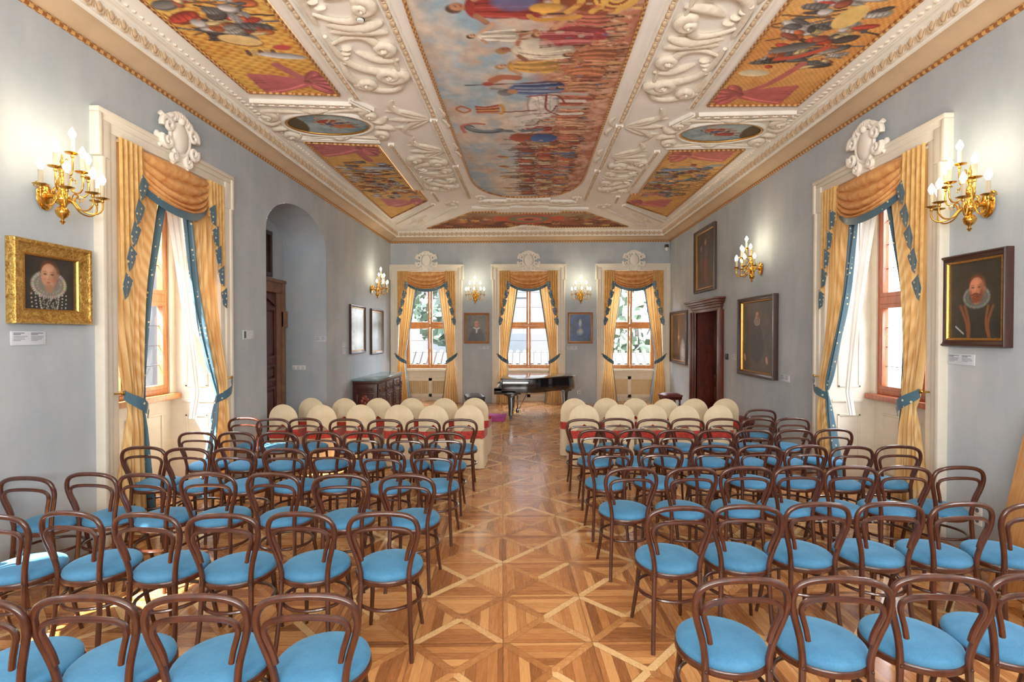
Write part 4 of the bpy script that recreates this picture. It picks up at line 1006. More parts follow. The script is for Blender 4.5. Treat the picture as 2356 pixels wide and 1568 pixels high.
def figure(cv, q, x, y, h, c=None, al=1.0):
    c = L3(c or q.choice(PAL)); sk = L3(q.choice(SKIN)); ln = q.uniform(-.06,.06)*h; dk = [k*.45 for k in c]; li = [min(1, k*1.5+.04) for k in c]
    for s in (-1, 1):
        cv.stroke([(x+.1*h, y+s*.05*h), (x+.32*h, y+s*.09*h+ln), (x+.54*h, y+s*.07*h+ln)], .042*h, [k*.85 for k in sk], al); cv.stroke([(x+.12*h, y+s*.07*h), (x+.5*h, y+s*.10*h+ln)], .014*h, L3((84,48,34)), al)
    cv.ell(x-.19*h, y, .10*h, .15*h, 0, [k*.85 for k in c], .3, al, .4); cv.stroke([(x-.31*h, y-.005*h), (x-.24*h, y)], .03*h, [k*.8 for k in sk], al)
    cv.ell(x-.015*h, y, .275*h, .145*h, ln, dk, .12, al*.8); cv.ell(x-.02*h, y, .27*h, .135*h, ln, c, .25, al, .5); cv.ell(x+.18*h, y+.02*h, .17*h, .15*h, .2, [k*.8 for k in c], .3, al, .5)
    for k in range(5): cv.stroke([(x-.2*h, y+(k-2)*.045*h), (x+.05*h, y+(k-2)*.06*h+ln), (x+.3*h, y+(k-2)*.07*h)], .011*h, dk if k % 2 else li, al*.8)
    cv.stroke([(x-.2*h, y-.1*h), (x-.1*h+q.uniform(-.2,.1)*h, y-.24*h), (x-.02*h, y-.32*h)], .034*h, sk, al); cv.stroke([(x-.2*h, y+.1*h), (x-.12*h, y+.2*h)], .034*h, [k*.8 for k in sk], al)
    cv.ell(x-.365*h, y+.008*h, .072*h, .062*h, 0, L3(q.choice([(120,78,48),(96,70,54),(176,140,90),(84,60,46)])), .4, al); cv.ell(x-.335*h, y-.018*h, .064*h, .052*h, 0, sk, .4, al, .3); cv.stroke([(x-.35*h, y-.03*h), (x-.345*h, y-.01*h)], .008*h, [k*.4 for k in sk], al); cv.stroke([(x-.305*h, y-.03*h), (x-.305*h, y-.012*h)], .008*h, L3((150,70,56)), al)
def horse(cv, q, x, y, h, c):
    c = L3(c); dk = [k*.6 for k in c]
    for k in range(4): cv.stroke([(x+.1*h, y-.32*h+.2*h*k), (x+.35*h, y-.34*h+.22*h*k), (x+.62*h, y-.30*h+.2*h*k)], .05*h, c if k % 2 else dk)
    cv.ell(x, y, .24*h, .49*h, 0, [k*.4 for k in c], .1); cv.ell(x, y, .22*h, .46*h, 0, c, .25, 1, .4); cv.ell(x+.02*h, y-.30*h, .20*h, .2*h, 0, c, .3, 1, .4); cv.ell(x-.02*h, y+.28*h, .2*h, .2*h, 0, c, .3, 1, .4)
    cv.stroke([(x-.1*h, y+.35*h), (x-.3*h, y+.47*h), (x-.45*h, y+.48*h)], .1*h, c); cv.stroke([(x-.45*h, y+.46*h), (x-.40*h, y+.62*h), (x-.30*h, y+.70*h)], .065*h, c); cv.stroke([(x-.15*h, y+.3*h), (x-.42*h, y+.40*h)], .03*h, dk)
    for k in range(14): cv.stroke([(x+q.uniform(-.15,.15)*h, y+q.uniform(-.4,.35)*h), (x+q.uniform(-.1,.2)*h, y+q.uniform(-.4,.4)*h)], .008*h, dk, .45)
    cv.stroke([(x-.12*h, y+.3*h), (x+.12*h, y+.26*h), (x+.2*h, y+.02*h)], .016*h, L3((140,50,44)))
def central(cv):
    q = random.Random(21)
    sky, cl, cl2, red, wm = L3((158,188,206)), L3((232,218,200)), L3((216,184,158)), L3((186,118,94)), L3((224,176,150))
    def bg(x, y):
        n = nz(x, y, 1.3, 1); m = nz(x, y, 2.6, 2); e = -.12+.14*nz(y, 0, 1.1, 4)
        c = lerp(sky, cl, .5+1.1*n); c = lerp(c, cl2, max(0, m*1.1-.05)); g = lerp(wm, red, .5+1.4*nz(x, y, 4, 3))
        return lerp(c, g, (x-e-.1)/.3)
    cv.fill(bg)
    for i in range(26): cv.ell(q.uniform(-1,-.3), q.uniform(2.8,10), q.uniform(.05,.16), q.uniform(.12,.34), q.uniform(-.3,.3), L3(q.choice([(226,212,194),(206,182,160),(140,164,180),(190,160,138)])), 1, .6)
    # distant crowd, far half
    for y in [9.85-.055*k for k in range(54)]:
        for r in range(3):
            x = -.05+.30*r+q.uniform(-.07,.07); figure(cv, q, x, y+q.uniform(-.03,.03), q.uniform(.30,.42)*(1 if y < 8.6 else .85), None, .95)
    for k in range(46): y = q.uniform(6.9,9.9); x = q.uniform(-.5,-.15); cv.stroke([(x, y), (x+q.uniform(.3,.6), y+q.uniform(-.05,.05))], .006, L3((96,66,52)), .8)
    for y in (9.4, 8.7, 8.2, 7.75): cv.ell(-.40, y, .10, .05, .2, L3(q.choice([(170,110,72),(140,62,50),(196,150,96)])), .4, 1, .5); cv.ell(-.36, y+.05, .05, .04, 0, L3((206,170,110)), .4); cv.stroke([(-.3, y), (.1, y)], .012, L3((100,64,48)))
    for k in range(90):
        y = q.uniform(4.2,5.9); x0 = q.uniform(.3,.65); cv.stroke([(x0, y), (x0+.15, y+q.uniform(-.05,.05)), (x0+.32, y+q.uniform(-.06,.06))], q.uniform(.012,.03), L3(q.choice([(150,86,60),(214,156,112),(176,100,70),(206,138,98),(232,186,146),(230,184,116)])), .6)
    # banner, riders and near figures
    for y in [7.05-.12*k for k in range(30)]: figure(cv, q, q.uniform(.38,.62), y, q.uniform(.5,.62), q.choice([(176,96,74),(206,140,104),(222,170,134),(150,86,64),(196,116,90)]))
    for y in (7.2, 6.95, 6.7): figure(cv, q, .12, y, .55, q.choice(PAL))
    cv.ell(.20, 7.03, .20, .16, 0, L3((70,98,158)), .3, 1, .5); cv.ell(-.12, 7.0, .16, .15, 0, L3((170,82,60)), .3, 1, .4)
    cv.stroke([(-.78,6.62),(-.70,6.74),(-.52,6.78),(-.36,6.74)], .075, L3((70,78,88))); cv.stroke([(-.78,6.63),(-.70,6.73),(-.52,6.76),(-.38,6.73)], .052, L3((128,138,148))); cv.stroke([(-.74,6.64),(-.6,6.72),(-.42,6.72)], .012, L3((196,204,210))); cv.stroke([(-.85,6.8),(-.86,6.6),(-.72,6.52),(-.55,6.55)], .03, L3((206,120,110)))
    cv.stroke([(-.4,6.75),(-.1,6.78),(.2,6.72)], .05, L3((110,122,134)))
    horse(cv, q, .02, 6.45, .50, (214,206,198)); horse(cv, q, .16, 6.02, .80, (234,228,220)); cv.stroke([(-.02,5.8),(.3,5.78),(.42,6.0)], .016, L3((150,60,52))); cv.stroke([(.36,6.3),(.2,6.12),(.2,5.72)], .014, L3((150,60,52)))
    cv.ell(.05, 5.62, .30, .16, 0, L3((84,104,150)), .3, 1, .7); cv.ell(.22, 5.58, .20, .14, .2, L3((66,84,130)), .3, 1, .7)
    for k in range(9): cv.stroke([(-.15, 5.52+.022*k), (.1, 5.52+.025*k), (.36, 5.48+.03*k)], .009, L3(q.choice([(150,166,196),(46,60,100)])), .8)
    cv.ell(-.26, 5.70, .10, .09, 0, L3((120,122,124)), .3, 1, .7); cv.ell(-.18, 5.68, .065, .06, 0, L3((196,140,104)), .3); cv.stroke([(-.30,5.62),(-.42,5.60)], .03, L3((150,150,150)))
    cv.stroke([(-.62,5.52),(.75,5.46)], .011, L3((112,58,44))); cv.ell(-.64, 5.52, .06, .02, 0, L3((90,92,92)), .3); cv.ell(-.44, 5.50, .07, .05, 0, L3((170,74,60)), .4)
    cv.stroke([(-.12,5.38),(-.28,5.36),(-.40,5.44)], .06, L3((190,116,84)))
    [cv.stroke([(-.62,6.04+.035*k), (-.5,6.06+.03*k), (-.34,6.0+.045*k)], .022, L3(((170,66,56),(206,150,120),(150,50,46),(216,160,84))[k % 4])) for k in range(6)]; cv.stroke([(-.33,6.0),(-.30,6.14),(-.34,6.26)], .03, L3((216,164,80))); cv.stroke([(-.80,6.02),(-.70,6.12),(-.78,6.2),(-.86,6.1),(-.80,6.02)], .02, L3((190,110,60))); cv.stroke([(-.3,6.2),(.1,6.16)], .016, L3((130,70,52)))
    for x, y, h, c in ((.02,5.15,.85,(214,160,82)),(.10,4.86,.98,(222,210,186)),(.40,4.62,.9,(178,66,66)),(.55,5.25,.7,(196,120,80)),(-.30,4.62,.62,(226,216,198)),(.62,4.95,.7,(176,104,70)),(.55,5.6,.6,(190,134,100))): figure(cv, q, x, y, h, c)
    cv.ell(.34, 4.66, .30, .14, -.15, L3((172,72,76)), .3, 1, .6); cv.ell(.08, 4.80, .18, .14, .3, L3((224,214,192)), .3, 1, .5)
    for k in range(10): cv.stroke([(.1,4.55+.03*k),(.35,4.56+.025*k),(.58,4.6+.02*k)], .009, L3(q.choice([(214,130,126),(120,40,46)])), .7)
    figure(cv, q, -.22, 4.22, 1.1, (160,52,46)); cv.ell(-.12, 4.15, .22, .14, 0, L3((84,110,160)), .5, .7)
    cv.ell(.55, 3.95, .46, .40, 0, L3((134,66,36)), .3); 
    for k in range(4): cv.stroke([(.12+.2*k,4.30),(.22+.2*k,4.16),(.12+.2*k,4.02),(.26+.2*k,3.9)], .035, L3((226,172,84)))
    for r_ in (.17, .12, .06): 
        cv.stroke([(.70+r_*math.cos(a), 4.12+r_*math.sin(a)) for a in [2*PI*k/16 for k in range(17)]], .018, L3((230,178,90)))
    cv.ell(.14, 4.24, .15, .07, 0, L3((220,164,74)), .3, 1, .6); cv.stroke([(.0,4.34),(.1,4.40),(.45,4.36)], .03, L3((216,156,70)))

    for k in range(160): y = q.uniform(4,9.9); cv.ell(q.uniform(.1,.9), y, q.uniform(.02,.06), q.uniform(.01,.03), 0, L3(q.choice(PAL)), .5, .55)
n = 10
cen = []
for (cx, cy, a0) in ((.02,8.62,0), (.02,8.62,PI/2), (-.06,4.35,PI), (-.06,4.35,1.5*PI)):
    for k in range(n+1):
        a = a0+PI/2*k/n; ce_, se_ = math.cos(a), math.sin(a)
        sx = abs(ce_)**.82*(1 if ce_ >= 0 else -1); sy = abs(se_)**.82*(1 if se_ >= 0 else -1)
        cen.append((-.03+.975*sx, cy+1.40*sy))
fresco('large central ceiling fresco of a crowded procession with white horse', cen, .0135, central)
def basket(cv, a=(206,128,46), b=(236,186,92), sx=.085, sy=.034):
    A, B = L3(a), L3(b)
    def f(x, y):
        r = math.floor(y/sy); v = abs(math.sin(PI*(x/sx+.5*(r % 2)))); w = abs(math.sin(PI*y/sy))
        return lerp(A, B, v*.75+w*.25+.35*nz(x, y, 2, 5)-.1)
    cv.fill(f)
def drape_paint(cv, q, x, y, ax, ln, c=(198,108,112), K=1.0):
    C = L3(c)
    kx = x+ln*.18; sg = 1 if ln > 0 else -1; A = abs(ln)
    for k in range(11):
        o = (k-5)/5; w_ = K*(.05 if k % 2 == 0 else .022)
        cv.stroke([(kx, y), (kx-sg*A*.25, y+K*o*.07-ax*.01), (kx-sg*A*.66, y+K*o*.13+.02*math.sin(k*2.1))], w_, [v*(1.0 if k % 2 == 0 else .55) for v in C], .95)
        if k % 2 == 0: cv.stroke([(kx-sg*.05, y+o*.02), (kx-sg*A*.3, y+K*o*.075+.015), (kx-sg*A*.62, y+K*o*.125+.02)], .013*K, [min(1, v*1.7+.03) for v in C], .8)
    for k, an in enumerate((-.9,-.45,0,.45,.9)):
        ex, ey = kx+sg*.16*math.cos(an), y+.13*K*math.sin(an)
        cv.ell(ex, ey, .15, .055*K, sg*an, [v*.6 for v in C], .2); cv.ell(ex, ey-.008, .14, .042*K, sg*an, C, .3, 1, .6); cv.stroke([(kx, y), (ex+sg*.08*math.cos(an), ey+.05*math.sin(an))], .010, [min(1, v*1.6+.03) for v in C], .8)
    cv.ell(kx, y, .05, .075, 0, [v*.8 for v in C], .3, 1, .8)
def trophy(cv, q, cx, cy, W, Lh, cols):
    for k in range(int(30*max(1, Lh))):
        a = q.uniform(-1,1); x0 = cx+q.uniform(-.3,.3)*W; y0 = cy+q.uniform(-.4,.4)*Lh; s = q.choice((-1,1))
        cv.stroke([(x0, y0), (x0+s*q.uniform(.3,.55)*W, y0+q.uniform(-.15,.15)*Lh)], .014, L3(q.choice([(70,52,44),(120,84,52),(96,100,104)])), .95)
    for k in range(int(80*max(1, Lh))):
        x0 = cx+q.uniform(-.42,.42)*W; y0 = cy+q.uniform(-.55,.55)*Lh; c = L3(q.choice(cols)); rx = q.uniform(.05,.22)*(.6+.4*(k < 30)); ry = q.uniform(.022,.075); a = q.uniform(-.5,.5)
        cv.ell(x0, y0, rx, ry, a, [v*.5 for v in c], .3); cv.ell(x0-.008, y0-.008, rx*.9, ry*.8, a, c, .4, 1, .9)
        if k % 3 == 0:
            for j in range(5): cv.stroke([(x0+rx*(j-2)*.35, y0-ry*.7), (x0+rx*(j-2)*.35+.01, y0+ry*.7)], .006, [v*.4 for v in c], .7)
GREY = [(120,118,118),(96,94,96),(170,166,162),(150,78,58),(190,66,50),(214,190,140),(72,64,62),(196,104,58),(200,196,196)]
def p_ln(cv):
    q = random.Random(31); basket(cv, (208,126,44), (246,204,104), .13, .046); trophy(cv, q, -2.62, 4.1, .8, 1.0, GREY)
    cv.ell(-2.62, 4.62, .20, .09, .25, L3((150,100,50)), .1); cv.ell(-2.62, 4.61, .19, .082, .25, L3((240,206,140)), .15)
    for k in range(5): cv.ell(-2.66+.06*k, 4.82, .028, .06, .2, L3(((110,80,62),(196,166,124))[k % 2]), .2)
    cv.ell(-2.36, 4.88, .24, .055, .18, L3((196,198,204)), .3, 1, .8); cv.ell(-2.3, 4.74, .10, .05, 0, L3((200,80,76)), .4)
    cv.stroke([(-2.5,5.05),(-2.40,5.25),(-2.3,5.42)], .06, L3((196,112,112))); drape_paint(cv, q, -2.5, 5.42, 1, .85, (200,108,112), 1.35)
def p_rn(cv):
    q = random.Random(33); basket(cv, (210,130,60), (240,184,106), .05, .028); trophy(cv, q, 2.62, 4.75, .8, .95, GREY)
    cv.ell(2.70, 4.45, .12, .17, .1, L3((232,196,116)), .15); cv.ell(2.45, 4.9, .22, .07, -.3, L3((110,108,108)), .3, 1, .9); cv.stroke([(2.4,5.1),(2.6,5.05),(2.8,4.9)], .04, L3((206,88,64)))
    cv.ell(2.3, 5.36, .17, .07, .1, L3((228,216,180)), .3, 1, .4); cv.stroke([(2.7,5.2),(2.55,5.6),(2.3,5.85)], .05, L3((198,104,100))); drape_paint(cv, q, 2.5, 5.86, 1, -.85, (204,104,100), 1.35)
def p_lf(cv):
    q = random.Random(35); basket(cv, (218,156,78), (246,204,122), .06, .04); trophy(cv, q, -2.6, 8.95, 1.0, 1.9, [(176,186,204),(226,218,210),(170,84,60),(214,134,76),(140,126,126),(234,190,120),(120,70,54)])
    drape_paint(cv, q, -2.62, 7.36, -1, .95, (206,118,120), 1.8); cv.stroke([(-2.5,7.5),(-2.45,7.9)], .07, L3((196,116,114))); drape_paint(cv, q, -2.5, 10.35, 1, .85, (210,130,132), 1.9); cv.stroke([(-2.2,10.1),(-2.5,10.5),(-2.8,10.7)], .06, L3((190,112,114)))
    cv.ell(-2.45, 8.2, .26, .08, .1, L3((190,202,220)), .4, 1, .6)
def p_rf(cv):
    q = random.Random(37); basket(cv, (214,146,78), (242,194,118), .12, .045); trophy(cv, q, 2.55, 9.15, 1.0, 1.7, [(116,132,154),(170,180,194),(226,186,136),(160,140,92),(104,104,112),(214,134,92),(150,80,60)])
    drape_paint(cv, q, 2.55, 7.78, -1, -.95, (210,118,108), 1.8); cv.ell(2.4, 8.45, .3, .07, -.1, L3((120,150,190)), .4, 1, .6); cv.ell(2.65, 8.85, .12, .12, 0, L3((206,170,80)), .3, 1, .6)
    drape_paint(cv, q, 2.42, 10.6, 1, -.85, (206,112,112), 1.9); cv.stroke([(2.2,9.9),(2.6,9.95)], .06, L3((200,120,116)))
fresco('trophy of arms fresco on gold ground, near left of ceiling', [(-3.09,2.6),(-2.10,2.6),(-2.11,5.68),(-3.08,5.58)], .0115, p_ln)
fresco('trophy of arms fresco on gold ground, near right of ceiling', [(2.07,2.6),(3.13,2.6),(3.12,6.10),(2.08,6.08)], .0115, p_rn)
fresco('trophy of arms fresco with slanted end, far left of ceiling', [(-3.11,7.05),(-2.14,7.22),(-2.16,9.49),(-2.03,9.52),(-2.03,10.21),(-3.16,11.70)], .017, p_lf)
fresco('trophy of arms fresco with slanted end, far right of ceiling', [(2.05,7.56),(3.11,7.55),(3.12,11.73),(1.96,10.47),(1.94,9.85),(2.07,9.86)], .017, p_rf)
def p_bt(cv):
    q = random.Random(39); a, b, c = L3((170,150,116)), L3((150,84,48)), L3((96,50,32))
    cv.fill(lambda x, y: lerp(lerp(a, b, (y-11.3)/.8+.6*nz(x, y, 2, 6)), c, .9*(y-11.9)+1.2*nz(x, y, 3, 8)))
    for k in range(40): figure(cv, q, q.uniform(-2.1,2.1), q.uniform(11.9,12.7), .34, q.choice([(170,60,40),(206,120,60),(120,50,36),(214,170,80),(96,70,50)]), .95)
    cv.ell(0, 11.95, .62, .50, 0, L3((196,84,56)), .2); cv.ell(0, 11.95, .50, .38, 0, L3((120,124,96)), .2); cv.ell(0, 11.95, .33, .24, 0, L3((206,110,90)), .3); cv.ell(0, 12.0, .13, .12, 0, L3((110,50,40)), .4)
    for s in (-1, 1): cv.ell(s*.68, 11.9, .16, .3, 0, L3((206,90,60)), .4)
fresco('dark red trapezoid fresco at back end of ceiling', [(-2.56,12.88),(-1.24,11.20),(-.70,11.20),(-.70,11.32),(.70,11.36),(.70,11.24),(1.25,11.30),(2.45,12.84),(.55,12.84),(.34,12.62),(0,12.55),(-.34,12.62),(-.55,12.84)], .02, p_bt)
def medallion(label, cx, cy, rx, ry, seed):
    poly = [(cx+rx*math.cos(2*PI*k/36), cy+ry*math.sin(2*PI*k/36)) for k in range(36)]
    def p(cv):
        q = random.Random(seed); s1, s2 = L3((120,152,166)), L3((178,198,204))
        cv.fill(lambda x, y: lerp(s1, s2, .5+1.2*nz(x, y, 3, seed)))
        sg = -1 if cx < 0 else 1
        cv.ell(cx+sg*rx*.85, cy, rx*.34, ry*.9, 0, L3((92,78,50)), .2)
        for k in range(3):
            figure(cv, q, cx-sg*.1*rx+(.16*k-.1)*rx, cy+(k-1)*.07, .42, q.choice([(190,90,56),(206,120,70),(84,100,130),(170,70,52)]))
    t = fresco(label, poly, .010, p, .006, frame='gilt2')
    MB().tube([CP(cx+(x-cx)*1.07, cy+(y-cy)*1.11, .012) for x, y in poly], (.026), 8, closed=True).build('stucco_rim', M['stucco'], t, smooth=60)
medallion('oval ceiling medallion with figures on left side', -2.55, 6.47, .52, .32, 41); medallion('oval ceiling medallion with figures on right side', 2.53, 6.90, .52, .32, 43)
# ------------------------------------------------------------------ stucco work of the ceiling
def band(p0, p1, w=.10, h=.045, egg=True, pitch=.115):
    a = Vector(CP(*p0)); b = Vector(CP(*p1)); L_ = (b-a).length; t = (b-a)/L_
    Mx = Matrix.Translation(a) @ Matrix.Rotation(math.atan2(t.y, t.x), 4, 'Z'); m = MB()
    prof = [(-w*.5,0),(-w*.5,-h*.8),(-w*.42,-h),(-w*.30,-h),(-w*.26,-h*.55),(w*.26,-h*.55),(w*.30,-h),(w*.42,-h),(w*.5,-h*.8),(w*.5,0)]
    m.add([(x, y, z) for x in (0, L_) for y, z in prof], [(i, i+1, i+11, i+10) for i in range(9)] + [tuple(range(10)), tuple(range(10, 20))], Mx)
    o = m.build('moulding_band', M['stucco'], ce, smooth=20)
    if egg:
        m = MB(); k = max(2, int(L_/pitch))
        for i in range(k):
            x = L_*(i+.5)/k; m.ell((x, 0, -h*.62), pitch*.33, w*.23, h*.55, 8, 4, Mx); m.ell((x+pitch*.5, 0, -h*.55), pitch*.09, w*.22, h*.40, 5, 4, Mx)
        m.build('egg_course', M['cove'], o)  # eggs take the same tan, shade put into the colour
    return o
def rimframe(poly, g, w=.06, h=.03):
    cx = sum(p[0] for p in poly)/len(poly); cy = sum(p[1] for p in poly)/len(poly); n_ = len(poly)
    def off(d):
        out = []
        for i in range(n_):
            p0, p1, p2 = Vector(poly[i-1]), Vector(poly[i]), Vector(poly[(i+1) % n_])
            n1 = Vector(((p1-p0).y, -(p1-p0).x)).normalized(); n2 = Vector(((p2-p1).y, -(p2-p1).x)).normalized()
            s_g = 1 if AREA(poly) > 0 else -1
            b = (n1+n2); b = b/max(.35, b.dot(n1)) if b.length > 1e-4 else n1
            out.append(p1+b*d*s_g)
        return out
    m = MB(); vs = []
    prof = [(g-w/2,0),(g-w/2,h*.8),(g-w*.25,h),(g+w*.25,h),(g+w/2,h*.8),(g+w/2,0)]
    for d, z in prof: vs += [CP(p.x, p.y, z) for p in off(d)]
    m.add(vs, [(j*n_+i, j*n_+(i+1) % n_, (j+1)*n_+(i+1) % n_, (j+1)*n_+i) for j in range(5) for i in range(n_)])
    m.build('stucco_border', M['stucco'], ce, smooth=20)
def AREA(p): return sum(p[i-1][0]*p[i][1]-p[i][0]*p[i-1][1] for i in range(len(p)))
for sx, x, ya, yb in ((-1,-1.165,2.6,6.25),(-1,-1.18,6.35,8.0),(-1,-1.16,8.1,10.0),(1,1.155,2.6,6.5),(1,1.15,6.6,8.3),(1,1.11,8.4,10.2)):
    band((x, ya), (x-.01*sx, yb), .10)
band((-1.92,2.6),(-1.93,5.75),.09); band((-1.93,7.15),(-1.93,9.35),.09); band((-1.80,9.6),(-1.80,10.2),.08)
band((1.90,2.6),(1.90,6.1),.09); band((1.86,7.55),(1.84,9.7),.09); band((1.72,10.0),(1.74,10.45),.08)
band((-3.18,5.80),(-2.05,5.92),.09); band((-2.02,5.78),(-1.86,6.05),.08,egg=False); band((-3.15,6.90),(-2.05,7.02),.08,egg=False)
band((3.2,6.32),(2.05,6.34),.09); band((1.98,6.30),(1.80,6.6),.08,egg=False); band((3.15,7.36),(1.95,7.38),.08,egg=False)
band((-1.0,10.22),(-.45,10.24),.10); band((-.45,10.12),(.42,10.16),.10); band((.42,10.30),(.95,10.33),.10)
band((-1.2,10.75),(-.40,10.80),.09,egg=False); band((.40,10.86),(1.25,10.92),.09,egg=False); band((-.40,10.68),(.40,10.72),.09,egg=False)
for sx, o in ((-1, 0), (1, .22)):
    band((sx*1.95,10.45+o),(sx*3.20,12.25+o*.3),.09); band((sx*1.55,10.70+o),(sx*2.85,12.75),.08,egg=False); band((sx*3.3,2.6),(sx*3.3,5.6),.05,.03,egg=False); band((sx*3.3,7.0+o),(sx*3.3,11.9),.05,.03,egg=False)
# scrollwork compartments
def volute(m, cx, cy, R0, a0, turns, w0=.05, h0=.05, tail=None, n_=30):
    pts = []; rs = []
    if tail:
        e = Vector((cx+R0*math.cos(a0), cy+R0*math.sin(a0), 0)); T = cr([(tail[0][0], tail[0][1], 0)]+[(p[0], p[1], 0) for p in tail[1:]]+[e[:]], 6)[:-1]
        for i, p in enumerate(T): pts.append(CP(p.x, p.y, .02)); rs.append((w0*1.5*(.25+.75*i/len(T)), h0*.7*(.4+.6*i/len(T))))
    for k in range(n_+1):
        f = k/n_; r = R0*(1-.84*f**.8); an = a0+turns*2*PI*f
        pts.append(CP(cx+r*math.cos(an), cy+r*math.sin(an), .02+.025*f)); rs.append((w0*1.35*(1-.6*f), h0*.75*(1-.1*f)))
    m.tube(pts, rs, 8, flat=(0,0,1)); m.ell(CP(cx, cy, .05), R0*.17, R0*.17, .035, 10, 6)
def leaf(m, pts, w=.05, h=.03):
    P = cr([(p[0], p[1], 0) for p in pts], 6); k = len(P)
    m.tube([CP(p.x, p.y, .012) for p in P], [(w*max(.12, math.sin(PI*min(.97, (i+.6)/k))**.7), h*max(.2, math.sin(PI*(i+.6)/k))) for i in range(k)], 7, flat=(0,0,1))
for sx, oy, nm in ((-1, 0, 'left'), (1, .32, 'right')):
    X = lambda a: sx*a
    for (yc, fl_) in ((4.45+oy, 1), (8.55+oy*.8, -1)):
        m = MB(); H = 1 if yc < 6 else .80
        for d in (-1, 1):
            tl = lambda *p: [(X(a), yc+d*b*H) for a, b in p]
            volute(m, X(1.42), yc+d*.78*H, .15*H, (PI if sx > 0 else 0)+0, -d*sx*1.4, .055, .06, tl((1.82,.10),(1.80,.42),(1.66,.66)))
            volute(m, X(1.72), yc+d*.95*H, .11*H, (0 if sx > 0 else PI), d*sx*1.3, .045, .05, tl((1.30,.42),(1.36,1.02),(1.60,1.12)))
            volute(m, X(1.36), yc+d*.30*H, .10*H, PI/2*d, sx*d*1.3, .045, .05, tl((1.80,.22),(1.62,.12),(1.45,.14)))
            leaf(m, tl((1.25,.08),(1.45,.02),(1.75,.05)), .07, .05); leaf(m, tl((1.26,.52),(1.45,.50),(1.64,.38)), .06, .045); leaf(m, tl((1.84,.55),(1.85,.8),(1.78,1.1)), .045, .05)
            for k in range(4): m.ell(CP(X(1.70+.03*k), yc+d*(.30+.075*k)*H, .02), .055-.006*k, .022, .03, 8, 5)
        m.build('stucco_scrollwork', M['stucco2'], ce, smooth=60)
    m = MB(); y0 = 6.05+oy
    for d, yc in ((1, 6.35+oy), (-1, 7.45+oy)):
        for s2 in (-1, 1):
            leaf(m, [(X(1.25), yc), (X(1.45), yc+s2*.10), (X(1.62), yc+s2*.32), (X(1.56), yc+s2*.52)], .05, .03); leaf(m, [(X(1.24), yc+.03*s2), (X(1.5), yc+s2*.22), (X(1.72), yc+s2*.24)], .035, .025)
        leaf(m, [(X(1.24), yc), (X(1.5), yc), (X(1.74), yc)], .05, .03); leaf(m, [(X(1.08), yc), (X(1.02), yc+.16), (X(1.06), yc+.3)], .03, .025); leaf(m, [(X(1.08), yc), (X(1.02), yc-.16), (X(1.06), yc-.3)], .03, .025)
    m.build('acanthus_leaves', M['stucco2'], ce, smooth=60)
    # cartouche round the oval medallion
    m = MB(); cx, cy = (-2.55, 6.47) if sx < 0 else (2.53, 6.90)
    for s1 in (-1, 1):
        for s2 in (-1, 1):
            volute(m, cx+s1*.62, cy+s2*.30, .105, PI/2*s2, s1*s2*1.4, .04, .05, [(cx+s1*.12, cy+s2*.37), (cx+s1*.36, cy+s2*.42), (cx+s1*.55, cy+s2*.44)])
            leaf(m, [(cx+s1*.55, cy+s2*.12), (cx+s1*.70, cy+s2*.08), (cx+s1*.80, cy+s2*.2)], .05, .045); leaf(m, [(cx+s1*.1, cy+s2*.34), (cx+s1*.0, cy+s2*.42), (cx-s1*.16, cy+s2*.40)], .045, .05)
    m.build('medallion_scrolls', M['stucco2'], ce, smooth=60)
    # corner flowers and foliage near the back
    m = MB()
    for (fx, fy, R0) in ((X(1.55), 10.42+oy, .17), (X(2.62), 12.0+oy*.3, .14), (X(.94), 9.98+oy*.4, .11)):
        for k in range(9):
            a = 2*PI*k/9; leaf(m, [(fx+.25*R0*math.cos(a), fy+.25*R0*math.sin(a)), (fx+.7*R0*math.cos(a+.1), fy+.7*R0*math.sin(a+.1)), (fx+R0*math.cos(a+.25), fy+R0*math.sin(a+.25))], .035, .03)
        m.ell(CP(fx, fy, .03), .35*R0, .35*R0, .04, 10, 6)
    leaf(m, [(X(2.30), 11.5), (X(2.5), 11.8), (X(2.95), 12.45)], .03, .03)
    m.build('stucco_flowers', M['stucco2'], ce, smooth=60)
m = MB()
for k in range(7):
    a = PI*(.15+.7*k/6); leaf(m, [(0,10.42), (.16*math.cos(a), 10.42+.10*math.sin(a)), (.30*math.cos(a), 10.42+.20*math.sin(a))], .05, .04)
for s1 in (-1, 1): leaf(m, [(s1*.2,10.5),(s1*.5,10.55),(s1*.95,10.45)], .05, .035); leaf(m, [(s1*.45,10.62),(s1*.75,10.66),(s1*1.1,10.6)], .035, .03)
for k in range(9):
    a = PI*k/8; leaf(m, [(.03*math.cos(a)-.03, 12.86-.02*math.sin(a)), (.18*math.cos(a)-.03, 12.86-.13*math.sin(a)), (.30*math.cos(a)-.03, 12.86-.22*math.sin(a))], .05, .045)
m.build('shell_ornaments', M['stucco2'], ce, smooth=60)
m = MB(); m.tube([CP(-.03+.40*math.cos(PI*k/14), 12.88-.30*math.sin(PI*k/14), .02) for k in range(15)], .04, 7); m.build('fan_arch', M['stucco'], ce, smooth=60)

